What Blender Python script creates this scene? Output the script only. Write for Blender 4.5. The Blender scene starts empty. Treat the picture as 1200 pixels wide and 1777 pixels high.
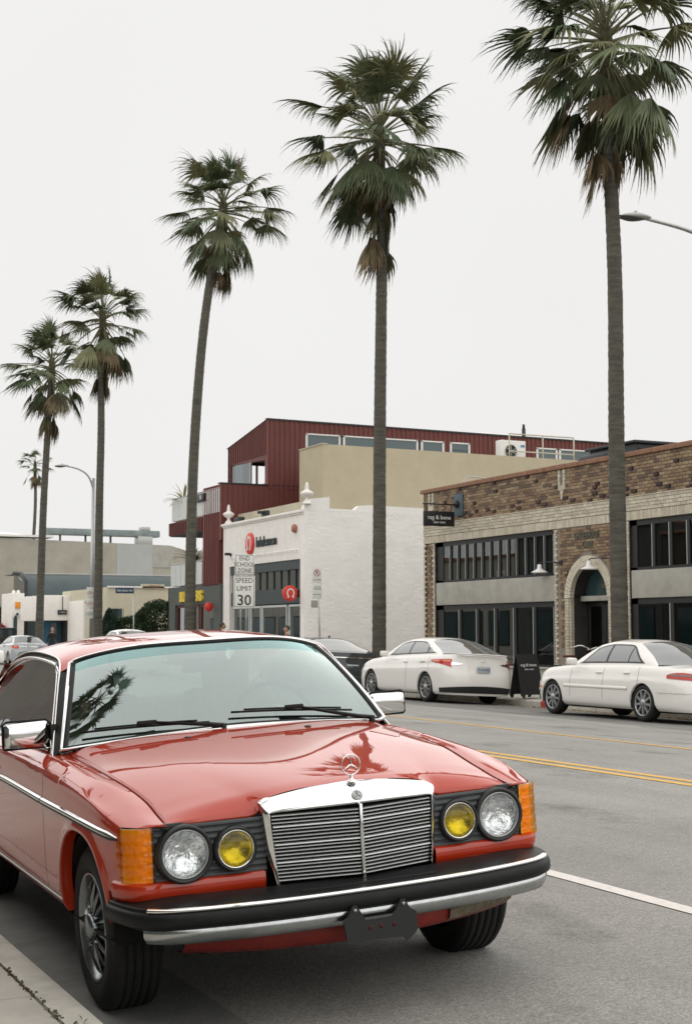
import bpy, bmesh, math, random
from mathutils import Vector, Matrix, Euler, noise
from math import sin, cos, pi, radians, atan2, sqrt, exp
random.seed(7)
SC = bpy.context.scene
COL = SC.collection
# ------------------------------------------------------------- camera
TH = 0.44016
CAMH = 1.379
cd = bpy.data.cameras.new('camera'); cam = bpy.data.objects.new('camera', cd); COL.objects.link(cam)
cam.location = (0, 0, CAMH); cam.rotation_euler = (pi/2 + 0.08246, 0.00115, -TH)
cd.sensor_fit = 'HORIZONTAL'; cd.sensor_width = 24; cd.lens = 2538.65/1200*24
cd.clip_start = 0.05; cd.clip_end = 3000
cd.dof.use_dof = True; cd.dof.focus_distance = 6.2; cd.dof.aperture_fstop = 16
SC.camera = cam
# ------------------------------------------------------------- sky and light
SC.view_settings.view_transform = 'Standard'; SC.view_settings.look = 'None'
SC.view_settings.exposure = 0.55; SC.view_settings.gamma = 1; SC.view_settings.use_curve_mapping = False
W = bpy.data.worlds.new('World'); SC.world = W; W.use_nodes = True
nt = W.node_tree; nt.nodes.clear()
def N(nt, t, **k):
    n = nt.nodes.new(t)
    for a, v in k.items(): setattr(n, a, v)
    return n
bg = N(nt, 'ShaderNodeBackground'); wo = N(nt, 'ShaderNodeOutputWorld')
tc = N(nt, 'ShaderNodeTexCoord'); nz = N(nt, 'ShaderNodeTexNoise'); nz.inputs['Scale'].default_value = 1.6; nz.inputs['Detail'].default_value = 4
rp = N(nt, 'ShaderNodeValToRGB')
rp.color_ramp.elements[0].position = .3; rp.color_ramp.elements[0].color = (.575, .570, .562, 1)
rp.color_ramp.elements[1].position = .7; rp.color_ramp.elements[1].color = (.612, .607, .60, 1)
nt.links.new(tc.outputs['Generated'], nz.inputs['Vector']); nt.links.new(nz.outputs['Fac'], rp.inputs[0])
nt.links.new(rp.outputs[0], bg.inputs[0]); bg.inputs[1].default_value = 1.0
nt.links.new(bg.outputs[0], wo.inputs[0])
sl = bpy.data.lights.new('sun', 'SUN'); so = bpy.data.objects.new('sun', sl); COL.objects.link(so)
sl.energy = 1.5; sl.angle = radians(170); sl.color = (1, .97, .93)
so.rotation_euler = (radians(3), radians(-3), 0); so.location = (0, 0, 40)

# ------------------------------------------------------------- helpers
WM = {}
def wm(o): return WM.get(o, Matrix.Identity(4))
def setm(o, loc, rot=(0, 0, 0), parent=None):
    o.location = loc; o.rotation_euler = rot
    WM[o] = wm(parent) @ (Matrix.Translation(loc) @ Euler(rot).to_matrix().to_4x4())
def tag(o, label=None, cat=None, group=None, kind=None):
    if label: o['label'] = label
    if cat: o['category'] = cat
    if group: o['group'] = group
    if kind: o['kind'] = kind
    return o
def thing(name, label, cat, loc=(0, 0, 0), rot=(0, 0, 0), group=None):
    o = bpy.data.objects.new(name, None); COL.objects.link(o); o.empty_display_size = .1
    setm(o, loc, rot); return tag(o, label, cat, group)
def inst(name, src, parent=None, M=None):
    """another object on the same mesh"""
    o = bpy.data.objects.new(name, src.data if hasattr(src, 'data') else src); COL.objects.link(o)
    if parent: o.parent = parent
    if M is not None: o.matrix_local = M
    return o
def copy_tree(o, parent=None):
    c = o.copy(); COL.objects.link(c)
    if parent is not None: c.parent = parent; c.matrix_parent_inverse = o.matrix_parent_inverse.copy()
    for ch in [x for x in bpy.data.objects if x.parent == o and x != c]: copy_tree(ch, c)
    return c
class MB:
    def __init__(s): s.v = []; s.f = []; s.m = []; s.sm = []
    def add(s, vs, fs, m=0, smooth=False):
        b = len(s.v); s.v += [tuple(p) for p in vs]
        for f in fs: s.f.append(tuple(b+i for i in f)); s.m.append(m); s.sm.append(smooth)
        return s
    def box(s, x0, y0, z0, x1, y1, z1, m=0):
        if x0 > x1: x0, x1 = x1, x0
        if y0 > y1: y0, y1 = y1, y0
        if z0 > z1: z0, z1 = z1, z0
        return s.add([(x0,y0,z0),(x1,y0,z0),(x1,y1,z0),(x0,y1,z0),(x0,y0,z1),(x1,y0,z1),(x1,y1,z1),(x0,y1,z1)],
              [(0,3,2,1),(4,5,6,7),(0,1,5,4),(1,2,6,5),(2,3,7,6),(3,0,4,7)], m)
    def cbox(s, x0, y0, z0, x1, y1, z1, c=.01, m=0):
        """chamfered box"""
        if x0 > x1: x0, x1 = x1, x0
        if y0 > y1: y0, y1 = y1, y0
        if z0 > z1: z0, z1 = z1, z0
        bm = bmesh.new(); bmesh.ops.create_cube(bm, size=1)
        for v in bm.verts: v.co = Vector(((x0+x1)/2+v.co.x*(x1-x0), (y0+y1)/2+v.co.y*(y1-y0), (z0+z1)/2+v.co.z*(z1-z0)))
        bmesh.ops.bevel(bm, geom=bm.edges[:], offset=min(c, .49*min(x1-x0, y1-y0, z1-z0)), segments=2, affect='EDGES', profile=.6)
        s.addbm(bm, m, True); return s
    def addbm(s, bm, m=0, smooth=False):
        bm.verts.ensure_lookup_table(); bm.verts.index_update()
        s.add([v.co[:] for v in bm.verts], [[v.index for v in f.verts] for f in bm.faces], m, smooth); bm.free(); return s
    def prism(s, pts, d, m=0, axis='y', smooth=False):
        """closed outline pts (2D) from d0 to d1 along axis"""
        d0, d1 = d; n = len(pts)
        def P(p, q): return {'y': (p[0], q, p[1]), 'x': (q, p[0], p[1]), 'z': (p[0], p[1], q)}[axis]
        s.add([P(p, d0) for p in pts]+[P(p, d1) for p in pts], [tuple(range(n)), tuple(range(2*n-1, n-1, -1))]+[(i, i+n, (i+1) % n+n, (i+1) % n) for i in range(n)], m, smooth)
        return s
    def grid(s, rows, m=0, smooth=True, mask=None, closed=False, matf=None):
        nr = len(rows); nc = len(rows[0]); b = len(s.v)
        for r in rows: s.v += [tuple(p) for p in r]
        for i in range(nr-1):
            for j in range(nc if closed else nc-1):
                if mask and not mask(i, j): continue
                k = (j+1) % nc
                s.f.append((b+i*nc+j, b+i*nc+k, b+(i+1)*nc+k, b+(i+1)*nc+j)); s.m.append(matf(i, j) if matf else m); s.sm.append(smooth)
        return s
    def lathe(s, prof, M=None, n=32, m=0, smooth=True, a0=0, a1=2*pi, matf=None):
        """profile of (radius, height) turned about local z, then M"""
        full = abs(a1-a0-2*pi) < 1e-6; c = n if full else n+1
        rows = []
        for r, h in prof:
            row = []
            for j in range(c):
                a = a0+(a1-a0)*j/n; p = Vector((r*cos(a), r*sin(a), h)); row.append(M @ p if M else p)
            rows.append(row)
        return s.grid(rows, m, smooth, closed=full, matf=matf)
    def tube(s, pts, r, n=8, m=0, smooth=True, cap=True):
        pts = [Vector(p) for p in pts]; rr = r if isinstance(r, (list, tuple)) else [r]*len(pts)
        t0 = (pts[1]-pts[0]).normalized(); up = Vector((0, 0, 1)) if abs(t0.z) < .9 else Vector((1, 0, 0))
        nx = t0.cross(up).normalized(); rows = []
        for i, p in enumerate(pts):
            t = (pts[min(i+1, len(pts)-1)]-pts[max(i-1, 0)]).normalized()
            nx = (nx-t*nx.dot(t)).normalized(); ny = t.cross(nx)
            rows.append([p+nx*(rr[i]*cos(2*pi*j/n))+ny*(rr[i]*sin(2*pi*j/n)) for j in range(n)])
        b = len(s.v); s.grid(rows, m, smooth, closed=True)
        if cap:
            s.f.append(tuple(b+j for j in range(n))[::-1]); s.m.append(m); s.sm.append(False)
            q = b+(len(pts)-1)*n; s.f.append(tuple(q+j for j in range(n))); s.m.append(m); s.sm.append(False)
        return s
    def xf(s, M, start=0):
        s.v[start:] = [tuple(M @ Vector(p)) for p in s.v[start:]]; return s
    def data(s, name, mats, M=None):
        me = bpy.data.meshes.new(name)
        vs = [M @ Vector(p) for p in s.v] if M is not None else s.v
        me.from_pydata(vs, [], s.f)
        for a in (mats if isinstance(mats, (list, tuple)) else [mats]): me.materials.append(a)
        me.polygons.foreach_set('material_index', s.m); me.polygons.foreach_set('use_smooth', s.sm)
        me.update(); return me
    def build(s, name, mats, parent=None, world=False, fix=True, loc=None):
        M = wm(parent).inverted() if (world and parent) else None
        me = s.data(name, mats, M)
        if fix:
            bm = bmesh.new(); bm.from_mesh(me); bmesh.ops.remove_doubles(bm, verts=bm.verts, dist=1e-5)
            bmesh.ops.recalc_face_normals(bm, faces=bm.faces); bm.to_mesh(me); bm.free()
        o = bpy.data.objects.new(name, me); COL.objects.link(o)
        if parent: o.parent = parent; WM[o] = wm(parent).copy()
        if loc is not None: setm(o, loc, (0, 0, 0), parent)
        return o
def solo(mb, name, mats, loc, label, cat, group=None, kind=None, fix=True):
    """a thing that is one mesh, built from world coordinates"""
    me = mb.data(name, mats, Matrix.Translation(loc).inverted())
    if fix:
        bm = bmesh.new(); bm.from_mesh(me); bmesh.ops.recalc_face_normals(bm, faces=bm.faces); bm.to_mesh(me); bm.free()
    o = bpy.data.objects.new(name, me); COL.objects.link(o); setm(o, loc); return tag(o, label, cat, group, kind)
def pchip(*kv):
    xs = [k for k, _ in kv]; ys = [v for _, v in kv]; n = len(xs)
    h = [xs[i+1]-xs[i] for i in range(n-1)]; d = [(ys[i+1]-ys[i])/h[i] for i in range(n-1)]; m = [0]*n
    for i in range(1, n-1):
        if d[i-1]*d[i] > 0:
            w1 = 2*h[i]+h[i-1]; w2 = h[i]+2*h[i-1]; m[i] = (w1+w2)/(w1/d[i-1]+w2/d[i])
    m[0] = d[0]; m[-1] = d[-1]
    def f(x):
        if x <= xs[0]: return ys[0]
        if x >= xs[-1]: return ys[-1]
        i = 0
        while x > xs[i+1]: i += 1
        t = (x-xs[i])/h[i]
        return ys[i]*(1+2*t)*(1-t)**2+m[i]*h[i]*t*(1-t)**2+ys[i+1]*t*t*(3-2*t)+m[i+1]*h[i]*t*t*(t-1)
    return f
def lerp(a, b, t): return a+(b-a)*t
def crom(P, n):
    """Catmull-Rom through points of any dimension"""
    out = []; P = [tuple(p) for p in P]; Q = [P[0]]+P+[P[-1]]
    for i in range(1, len(Q)-2):
        for k in range(n):
            t = k/n; a, b, c, d = Q[i-1:i+3]
            out.append(tuple(.5*((2*b[q])+(c[q]-a[q])*t+(2*a[q]-5*b[q]+4*c[q]-d[q])*t*t+(3*b[q]-a[q]-3*c[q]+d[q])*t**3) for q in range(len(b))))
    out.append(P[-1]); return out
def resample(poly, n):
    L = [0]
    for a, b in zip(poly, poly[1:]): L.append(L[-1]+sqrt(sum((x-y)**2 for x, y in zip(a, b))))
    out = []; k = 0
    for i in range(n):
        t = L[-1]*i/(n-1)
        while k < len(L)-2 and L[k+1] < t: k += 1
        u = (t-L[k])/max(L[k+1]-L[k], 1e-9); out.append(tuple(x+(y-x)*u for x, y in zip(poly[k], poly[k+1])))
    return out
def text(name, s, size, M, m, parent=None, ext=.004, align='CENTER', sx=1, world=True, kindstuff=False, bold=0):
    c = bpy.data.curves.new(name, 'FONT'); c.body = s; c.size = size; c.extrude = ext; c.align_x = align; c.align_y = 'CENTER'; c.offset = bold
    c.resolution_u = 3
    o = bpy.data.objects.new(name, c); COL.objects.link(o)
    dg = bpy.context.evaluated_depsgraph_get(); me = bpy.data.meshes.new_from_object(o.evaluated_get(dg))
    bpy.data.objects.remove(o); bpy.data.curves.remove(c)
    me.transform(Matrix.Diagonal((sx, 1, 1, 1))); me.transform(M)
    if world and parent: me.transform(wm(parent).inverted())
    me.materials.clear(); me.materials.append(m); me.name = name
    o = bpy.data.objects.new(name, me); COL.objects.link(o)
    if parent: o.parent = parent; WM[o] = wm(parent).copy()
    return o
def face(origin, right, up):
    """matrix whose x is right, y is up, z is the outward normal"""
    r = Vector(right).normalized(); u = Vector(up).normalized(); n = r.cross(u)
    M = Matrix((r, u, n)).transposed().to_4x4(); M.translation = Vector(origin); return M
# facing the street (-X) on the far side: reading direction is -Y
def FX(x, y, z): return face((x, y, z), (0, -1, 0), (0, 0, 1))
# facing the viewer (-Y): reading direction +X
def FY(x, y, z): return face((x, y, z), (1, 0, 0), (0, 0, 1))

# ------------------------------------------------------------- materials
def mat(name, col, rough=.6, metal=0., var=0., vs=8., bump=0., bs=60., spec=.5, coat=0., coatr=.03, emit=0., rnd=None, detail=5, dist=.01, coords='Object', stretch=None, dark=None, trans=0., ior=1.45):
    m = bpy.data.materials.new(name); m.use_nodes = True; nt = m.node_tree; b = nt.nodes['Principled BSDF']
    c4 = tuple(col)+(1,); b.inputs['Base Color'].default_value = c4; b.inputs['Roughness'].default_value = rough; b.inputs['Metallic'].default_value = metal
    b.inputs['Specular IOR Level'].default_value = spec; b.inputs['Coat Weight'].default_value = coat; b.inputs['Coat Roughness'].default_value = coatr; b.inputs['IOR'].default_value = ior
    if trans: b.inputs['Transmission Weight'].default_value = trans
    if emit: b.inputs['Emission Color'].default_value = c4; b.inputs['Emission Strength'].default_value = emit
    src = None; vec = None
    if var or bump:
        tcn = N(nt, 'ShaderNodeTexCoord'); vec = tcn.outputs[coords]
        if stretch:
            mp = N(nt, 'ShaderNodeMapping'); mp.inputs['Scale'].default_value = stretch; nt.links.new(vec, mp.inputs[0]); vec = mp.outputs[0]
    if rnd:
        src = N(nt, 'ShaderNodeValToRGB'); cr = src.color_ramp; cr.interpolation = 'CONSTANT'
        for i, c in enumerate(rnd):
            e = cr.elements[i] if i < 2 else cr.elements.new(i/len(rnd))
            e.position = i/len(rnd); e.color = tuple(c)+(1,)
        if rnd is not None:
            g = N(nt, 'ShaderNodeNewGeometry') if name.endswith('island') else N(nt, 'ShaderNodeObjectInfo')
            nt.links.new(g.outputs['Random Per Island' if name.endswith('island') else 'Random'], src.inputs[0])
        src = src.outputs[0]
    if var:
        n1 = N(nt, 'ShaderNodeTexNoise'); n1.inputs['Scale'].default_value = vs; n1.inputs['Detail'].default_value = detail; n1.inputs['Roughness'].default_value = .65
        nt.links.new(vec, n1.inputs['Vector'])
        mr = N(nt, 'ShaderNodeMapRange'); mr.inputs[1].default_value = .3; mr.inputs[2].default_value = .7; mr.inputs[3].default_value = 1-var; mr.inputs[4].default_value = 1+var
        nt.links.new(n1.outputs['Fac'], mr.inputs[0])
        mx = N(nt, 'ShaderNodeVectorMath', operation='SCALE'); nt.links.new(mr.outputs[0], mx.inputs['Scale'])
        if src: nt.links.new(src, mx.inputs[0])
        else: mx.inputs[0].default_value = col
        src = mx.outputs[0]
    if src: nt.links.new(src, b.inputs['Base Color'])
    if bump:
        n2 = N(nt, 'ShaderNodeTexNoise'); n2.inputs['Scale'].default_value = bs; n2.inputs['Detail'].default_value = 6
        nt.links.new(vec, n2.inputs['Vector']); bp = N(nt, 'ShaderNodeBump'); bp.inputs['Strength'].default_value = bump; bp.inputs['Distance'].default_value = dist
        nt.links.new(n2.outputs['Fac'], bp.inputs['Height']); nt.links.new(bp.outputs[0], b.inputs['Normal'])
    return m
def glassmat(name, tint=(.6, .7, .68), ior=1.5, rough=.0, boost=1.0, gl=(.93, .95, .95)):
    """thin pane: fresnel mix of see-through and mirror"""
    m = bpy.data.materials.new(name); m.use_nodes = True; nt = m.node_tree; nt.nodes.clear()
    o = N(nt, 'ShaderNodeOutputMaterial'); mx = N(nt, 'ShaderNodeMixShader'); t = N(nt, 'ShaderNodeBsdfTransparent'); g = N(nt, 'ShaderNodeBsdfGlossy')
    t.inputs[0].default_value = tuple(tint)+(1,); g.inputs['Roughness'].default_value = rough; g.inputs[0].default_value = tuple(gl)+(1,)
    f = N(nt, 'ShaderNodeFresnel'); gg = N(nt, 'ShaderNodeNewGeometry'); mi = N(nt, 'ShaderNodeMapRange'); mi.inputs[3].default_value = ior; mi.inputs[4].default_value = 1/ior; nt.links.new(gg.outputs['Backfacing'], mi.inputs[0]); nt.links.new(mi.outputs[0], f.inputs[0])
    ml = N(nt, 'ShaderNodeMath', operation='MULTIPLY'); ml.inputs[1].default_value = boost; ml.use_clamp = True
    nt.links.new(f.outputs[0], ml.inputs[0]); nt.links.new(ml.outputs[0], mx.inputs[0])
    nt.links.new(t.outputs[0], mx.inputs[1]); nt.links.new(g.outputs[0], mx.inputs[2]); nt.links.new(mx.outputs[0], o.inputs[0])
    return m
M_ = {}
M_['paint'] = mat('red paint', (.44, .033, .009), .5, coat=1, coatr=.012, spec=.05); M_['paint'].node_tree.nodes['Principled BSDF'].inputs['Coat IOR'].default_value = 1.62
M_['chrome'] = mat('chrome', (.80, .80, .79), .07, 1)
M_['chromeb'] = mat('brushed bumper metal', (.46, .48, .48), .24, 1, var=.12, vs=30, bump=.02, bs=80)
M_['rubber'] = mat('black rubber', (.009, .010, .010), .45, spec=.28, var=.25, vs=25, bump=.06, bs=200)
M_['plastic'] = mat('black trim', (.02, .021, .022), .4)
M_['dark'] = mat('dark cavity', (.008, .008, .008), .9)
M_['panelgrey'] = mat('dark grey lamp panel', (.05, .056, .058), .42, var=.15, vs=20)
M_['tyre'] = mat('tyre rubber', (.012, .012, .012), .75, var=.3, vs=18, bump=.15, bs=120)
M_['alloy'] = mat('polished alloy', (.24, .26, .27), .22, 1, var=.15, vs=40)
M_['amber'] = mat('amber lens', (.90, .27, .006), .12, coat=.8, var=.35, vs=30, trans=.15)
M_['amberg'] = glassmat('amber cover', (1.0, .50, .02), 1.45)
M_['lampa'] = mat('corner lamp reflector', (.95, .90, .82), .45, .35, bump=.45, bs=45, dist=.02)
M_['lamp'] = mat('lamp reflector', (.85, .86, .87), .08, 1, var=.2, vs=30, bump=.9, bs=15, dist=.025)
M_['lampy'] = mat('yellow lamp reflector', (.80, .78, .60), .25, 1, var=.3, vs=25, bump=.3, bs=28, dist=.01)
M_['lensg'] = glassmat('clear lens', (.93, .95, .95), 1.45)
M_['lensy'] = glassmat('yellow lens', (.80, .70, .16), 1.45)
M_['wind'] = glassmat('windscreen glass', (.34, .44, .43), 1.85, boost=3.0, gl=(.86, .97, .95))
M_['windband'] = glassmat('tinted windscreen band', (.06, .30, .31), 1.85, boost=2.9, gl=(.62, .86, .85))
M_['sideg'] = glassmat('side glass', (.42, .50, .50), 1.6, boost=2.6)
M_['seat'] = mat('tan vinyl', (.36, .33, .27), .6, var=.1, vs=20)
M_['dash'] = mat('dashboard', (.03, .03, .03), .7)
M_['silver'] = mat('galvanised steel', (.42, .43, .42), .45, .8, var=.15, vs=15)
M_['rust'] = mat('rusty metal', (.16, .13, .09), .85, var=.5, vs=30, bump=.3, bs=60)
# ------------------------------------------------------------- ground, road, kerbs
roadz = pchip((1.44, -.075), (2.0, -.035), (2.42, 0), (3.2, .045), (4.4, .085), (7.8, .125), (10.6, .06), (14.4, -.12), (16.4, -.205), (17.75, -.27))
XK = 17.75          # far kerb face
def asphalt(name, base, var, patch):
    m = bpy.data.materials.new(name); m.use_nodes = True; nt = m.node_tree; b = nt.nodes['Principled BSDF']; b.inputs['Roughness'].default_value = .82
    t = N(nt, 'ShaderNodeTexCoord')
    def noise_(sc, det=3, st=None, ro=.6):
        n = N(nt, 'ShaderNodeTexNoise'); n.inputs['Scale'].default_value = sc; n.inputs['Detail'].default_value = det; n.inputs['Roughness'].default_value = ro
        if st:
            mp = N(nt, 'ShaderNodeMapping'); mp.inputs['Scale'].default_value = st; nt.links.new(t.outputs['Object'], mp.inputs[0]); nt.links.new(mp.outputs[0], n.inputs['Vector'])
        else: nt.links.new(t.outputs['Object'], n.inputs['Vector'])
        return n.outputs['Fac']
    def rng(x, a, b_, lo, hi):
        r = N(nt, 'ShaderNodeMapRange'); r.inputs[1].default_value = a; r.inputs[2].default_value = b_; r.inputs[3].default_value = lo; r.inputs[4].default_value = hi; nt.links.new(x, r.inputs[0]); return r.outputs[0]
    def mul(a, b_):
        r = N(nt, 'ShaderNodeMath', operation='MULTIPLY'); nt.links.new(a, r.inputs[0]); nt.links.new(b_, r.inputs[1]); return r.outputs[0]
    grain = rng(noise_(85, 3, None, .85), .34, .66, 1-var*1.5, 1+var*1.7)
    g2 = rng(noise_(30, 3), .3, .7, 1-var*.45, 1+var*.45)
    big = rng(noise_(.5, 4), .3, .7, 1-patch, 1+patch)
    streak = rng(noise_(1.0, 3, (1.6, .08, 1)), .3, .7, 1-patch*.9, 1+patch*.9)
    oil = rng(noise_(.95, 5, (1, .6, 1), .7), .54, .68, 1, .58)
    k = mul(mul(mul(grain, g2), mul(big, streak)), oil)
    s = N(nt, 'ShaderNodeVectorMath', operation='SCALE'); s.inputs[0].default_value = base; nt.links.new(k, s.inputs['Scale']); nt.links.new(s.outputs[0], b.inputs['Base Color'])
    bp = N(nt, 'ShaderNodeBump'); bp.inputs['Strength'].default_value = .55; bp.inputs['Distance'].default_value = .006; nt.links.new(noise_(130, 3), bp.inputs['Height']); nt.links.new(bp.outputs[0], b.inputs['Normal'])
    return m
M_['asphalt'] = asphalt('worn asphalt', (.25, .243, .224), .26, .12)
M_['asphalt2'] = asphalt('patched asphalt of the gutter', (.16, .155, .145), .28, .15)
M_['conc'] = mat('pavement concrete', (.44, .415, .365), .85, var=.13, vs=3.5, bump=.25, bs=90, detail=8)
M_['conc2'] = mat('kerb concrete', (.47, .445, .39), .85, var=.16, vs=7, bump=.3, bs=80, detail=8)
M_['gutter'] = mat('gutter concrete', (.17, .172, .162), .85, var=.2, vs=5, bump=.25, bs=90, detail=8)
M_['soil'] = mat('earth', (.10, .085, .06), .95, var=.5, vs=20, bump=.5, bs=40)
M_['yline'] = mat('worn yellow road paint', (.62, .37, .085), .7, var=.22, vs=28, detail=8)
M_['wline'] = mat('worn white road paint', (.66, .62, .58), .7, var=.12, vs=30, detail=8)
M_['redkerb'] = mat('red kerb paint', (.38, .05, .04), .75, var=.3, vs=14)
def strip(x0, x1, y0, y1, dz, m, name, nx=8, ny=None, label=None, kind='structure', edge=0):
    mb = MB(); ny = ny or 12
    rows = []
    for i in range(ny+1):
        y = lerp(y0, y1, i/ny); row = []
        for j in range(nx+1):
            x = lerp(x0, x1, j/nx); e = edge*(noise.noise(Vector((y*3.1, j, dz*90)))) if j in (0, nx) else 0
            row.append((x+e, y, roadz(x)+dz))
        rows.append(row)
    mb.grid(rows); o = mb.build(name, m, fix=False); tag(o, kind=kind); return o
g = MB(); g.box(-1500, -1500, -1.4, 1500, 1500, -.5); tag(g.build('ground', M_['soil']), kind='structure')
strip(2.0, 14.4, -30, 260, 0, M_['asphalt'], 'road', 40, 4)
strip(14.4, XK, -30, 260, -.004, M_['asphalt2'], 'far_gutter', 10, 4)
strip(1.44, 2.0, -30, 260, 0, M_['gutter'], 'near_gutter', 4, 4)
strip(4.36, 4.46, -30, 9.7, .004, M_['wline'], 'white_parking_line', 1, 300, edge=.004)
strip(7.70, 7.80, -30, 260, .004, M_['yline'], 'yellow_centre_line', 1, 400, edge=.006)
strip(7.90, 8.00, -30, 260, .004, M_['yline'], 'yellow_centre_line', 1, 400, edge=.006)
strip(10.60, 10.70, -30, 260, .004, M_['yline'], 'yellow_lane_line', 1, 400, edge=.006)
# near pavement: kerb stones, slabs, dirt-filled crack
pv = thing('pavement', None, None, (0, 0, 0)); tag(pv, kind='structure')
bed = MB(); bed.box(-3.6, -30, -.4, 1.435, 120, .035); bed.build('bedding', M_['soil'], pv)
ks = MB()
pts = [(1.303, -.3), (1.44, -.3), (1.44, .03), (1.425, .055), (1.40, .06), (1.303, .06)]
ks.prism(pts, (0, 2.99), 0, 'y'); kd = ks.data('kerb_stone', M_['conc2'])
bm = bmesh.new(); bm.from_mesh(kd); bmesh.ops.recalc_face_normals(bm, faces=bm.faces); bm.to_mesh(kd); bm.free()
sb = MB(); sb.cbox(0, 0, -.1, 1.488, 1.488, .058, .008); sd = sb.data('slab', M_['conc'])
for i, y in enumerate(range(-9, 40, 3)): inst('kerb_stone', kd, pv, Matrix.Translation((0, y+.4, 0)))
for i in range(0, 26):
    for j in range(3):
        inst('slab', sd, pv, Matrix.Translation((1.309-1.5*(j+1), -6.55+1.5*i, random.uniform(-.003, .003))))
far = MB(); far.box(-3.6, 30, .0, 1.44, 260, .056); far.build('pavement_far_end', M_['conc'], pv)
# dirt and weeds in the crack behind the kerb
dr = MB(); random.seed(3)
for k in range(330):
    y = random.uniform(3.5, 9); s_ = random.uniform(.002, .006)
    x = 1.300+random.gauss(0, .004)+(random.gauss(0, .007) if 5.05 < y < 5.9 else 0)
    z = .04+random.uniform(0, .016)+(.008 if 5.05 < y < 5.9 else 0); dr.box(x-s_, y-s_*1.4, z-.01, x+s_, y+s_, z+s_*.7)
tag(dr.build('grit', M_['soil'], fix=False), kind='stuff')
M_['weed'] = mat('weed green', (.10, .14, .04), .7, var=.3, vs=40)
wd = MB()
for k in range(9):
    x = random.gauss(1.335, .02); y = random.gauss(4.97, .05); a = random.uniform(0, 6.28); L = random.uniform(.012, .035)
    b = Vector((x, y, .058)); d = Vector((cos(a), sin(a), 0)); t = b+d*L*.7+Vector((0, 0, L*.7)); p = Vector((-d.y, d.x, 0))*.004
    wd.add([b-p*.5, b+p*.5, (b+t)/2+p+Vector((0, 0, .004)), t, (b+t)/2-p+Vector((0, 0, .004))], [(0, 1, 2, 3, 4)])
tag(wd.build('weeds', M_['weed'], fix=False), kind='stuff')
# far pavement
fp = thing('far_pavement', None, None, (0, 0, 0)); tag(fp, kind='structure')
fz = pchip((XK, -.12), (21.0, .0))
fk = MB(); fk.prism([(XK, -.5), (XK+.15, -.5), (XK+.15, -.122), (XK+.03, -.122), (XK, -.15)], (0, 2.98), 0, 'y'); fkd = fk.data('kerb_stone', M_['conc2'])
rk = fk.data('kerb_stone', M_['redkerb'])
for y in range(-6, 100, 3): inst('kerb_stone', fkd, fp, Matrix.Translation((0, y+1.5, 0)))
inst('painted_kerb', rk, fp, Matrix.Translation((-.004, 26.95, .004)) @ Matrix.Diagonal((1, .22, 1, 1)))
sl_ = MB(); sl_.add([(0, 0, -.12), (1.52, 0, -.068), (1.52, 1.49, -.068), (0, 1.49, -.12), (0, 0, -.3), (1.52, 0, -.3), (1.52, 1.49, -.3), (0, 1.49, -.3)], [(0, 1, 2, 3), (0, 4, 5, 1), (1, 5, 6, 2), (2, 6, 7, 3), (3, 7, 4, 0)])
sld = sl_.data('slab', M_['conc'])
for i in range(0, 40):
    for j in range(2): inst('slab', sld, fp, Matrix.Translation((XK+.16+j*1.53, 15+i*1.5, j*.053)))
b2 = MB(); b2.box(XK+.1, -30, -.6, 22, 260, -.16); b2.build('bedding', M_['soil'], fp)
b2 = MB(); b2.add([(XK+.15, 75, -.12), (60, 75, 0), (60, 260, 0), (XK+.15, 260, -.12)], [(0, 1, 2, 3)]); b2.build('pavement_far_end', M_['conc'], fp)
# fallen leaves and grit lying in the far gutter
M_['leaf'] = mat('dry leaves', (.22, .14, .06), .8, var=.5, vs=9)
lv = MB(); random.seed(11)
for k in range(1500):
    y = random.uniform(19, 34); x = XK-abs(random.gauss(0, .28))-.02
    if y > 27.5 and random.random() < .6: continue
    s_ = random.uniform(.012, .045); a = random.uniform(0, 6.3); z = roadz(x)+.006
    lv.add([(x+s_*cos(a+q*1.57)*(1 if q % 2 else .5), y+s_*sin(a+q*1.57)*(1 if q % 2 else .5), z+random.uniform(0, .02)) for q in range(4)], [(0, 1, 2, 3)])
tag(lv.build('fallen_leaves', M_['leaf'], fix=False), kind='stuff')
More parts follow.
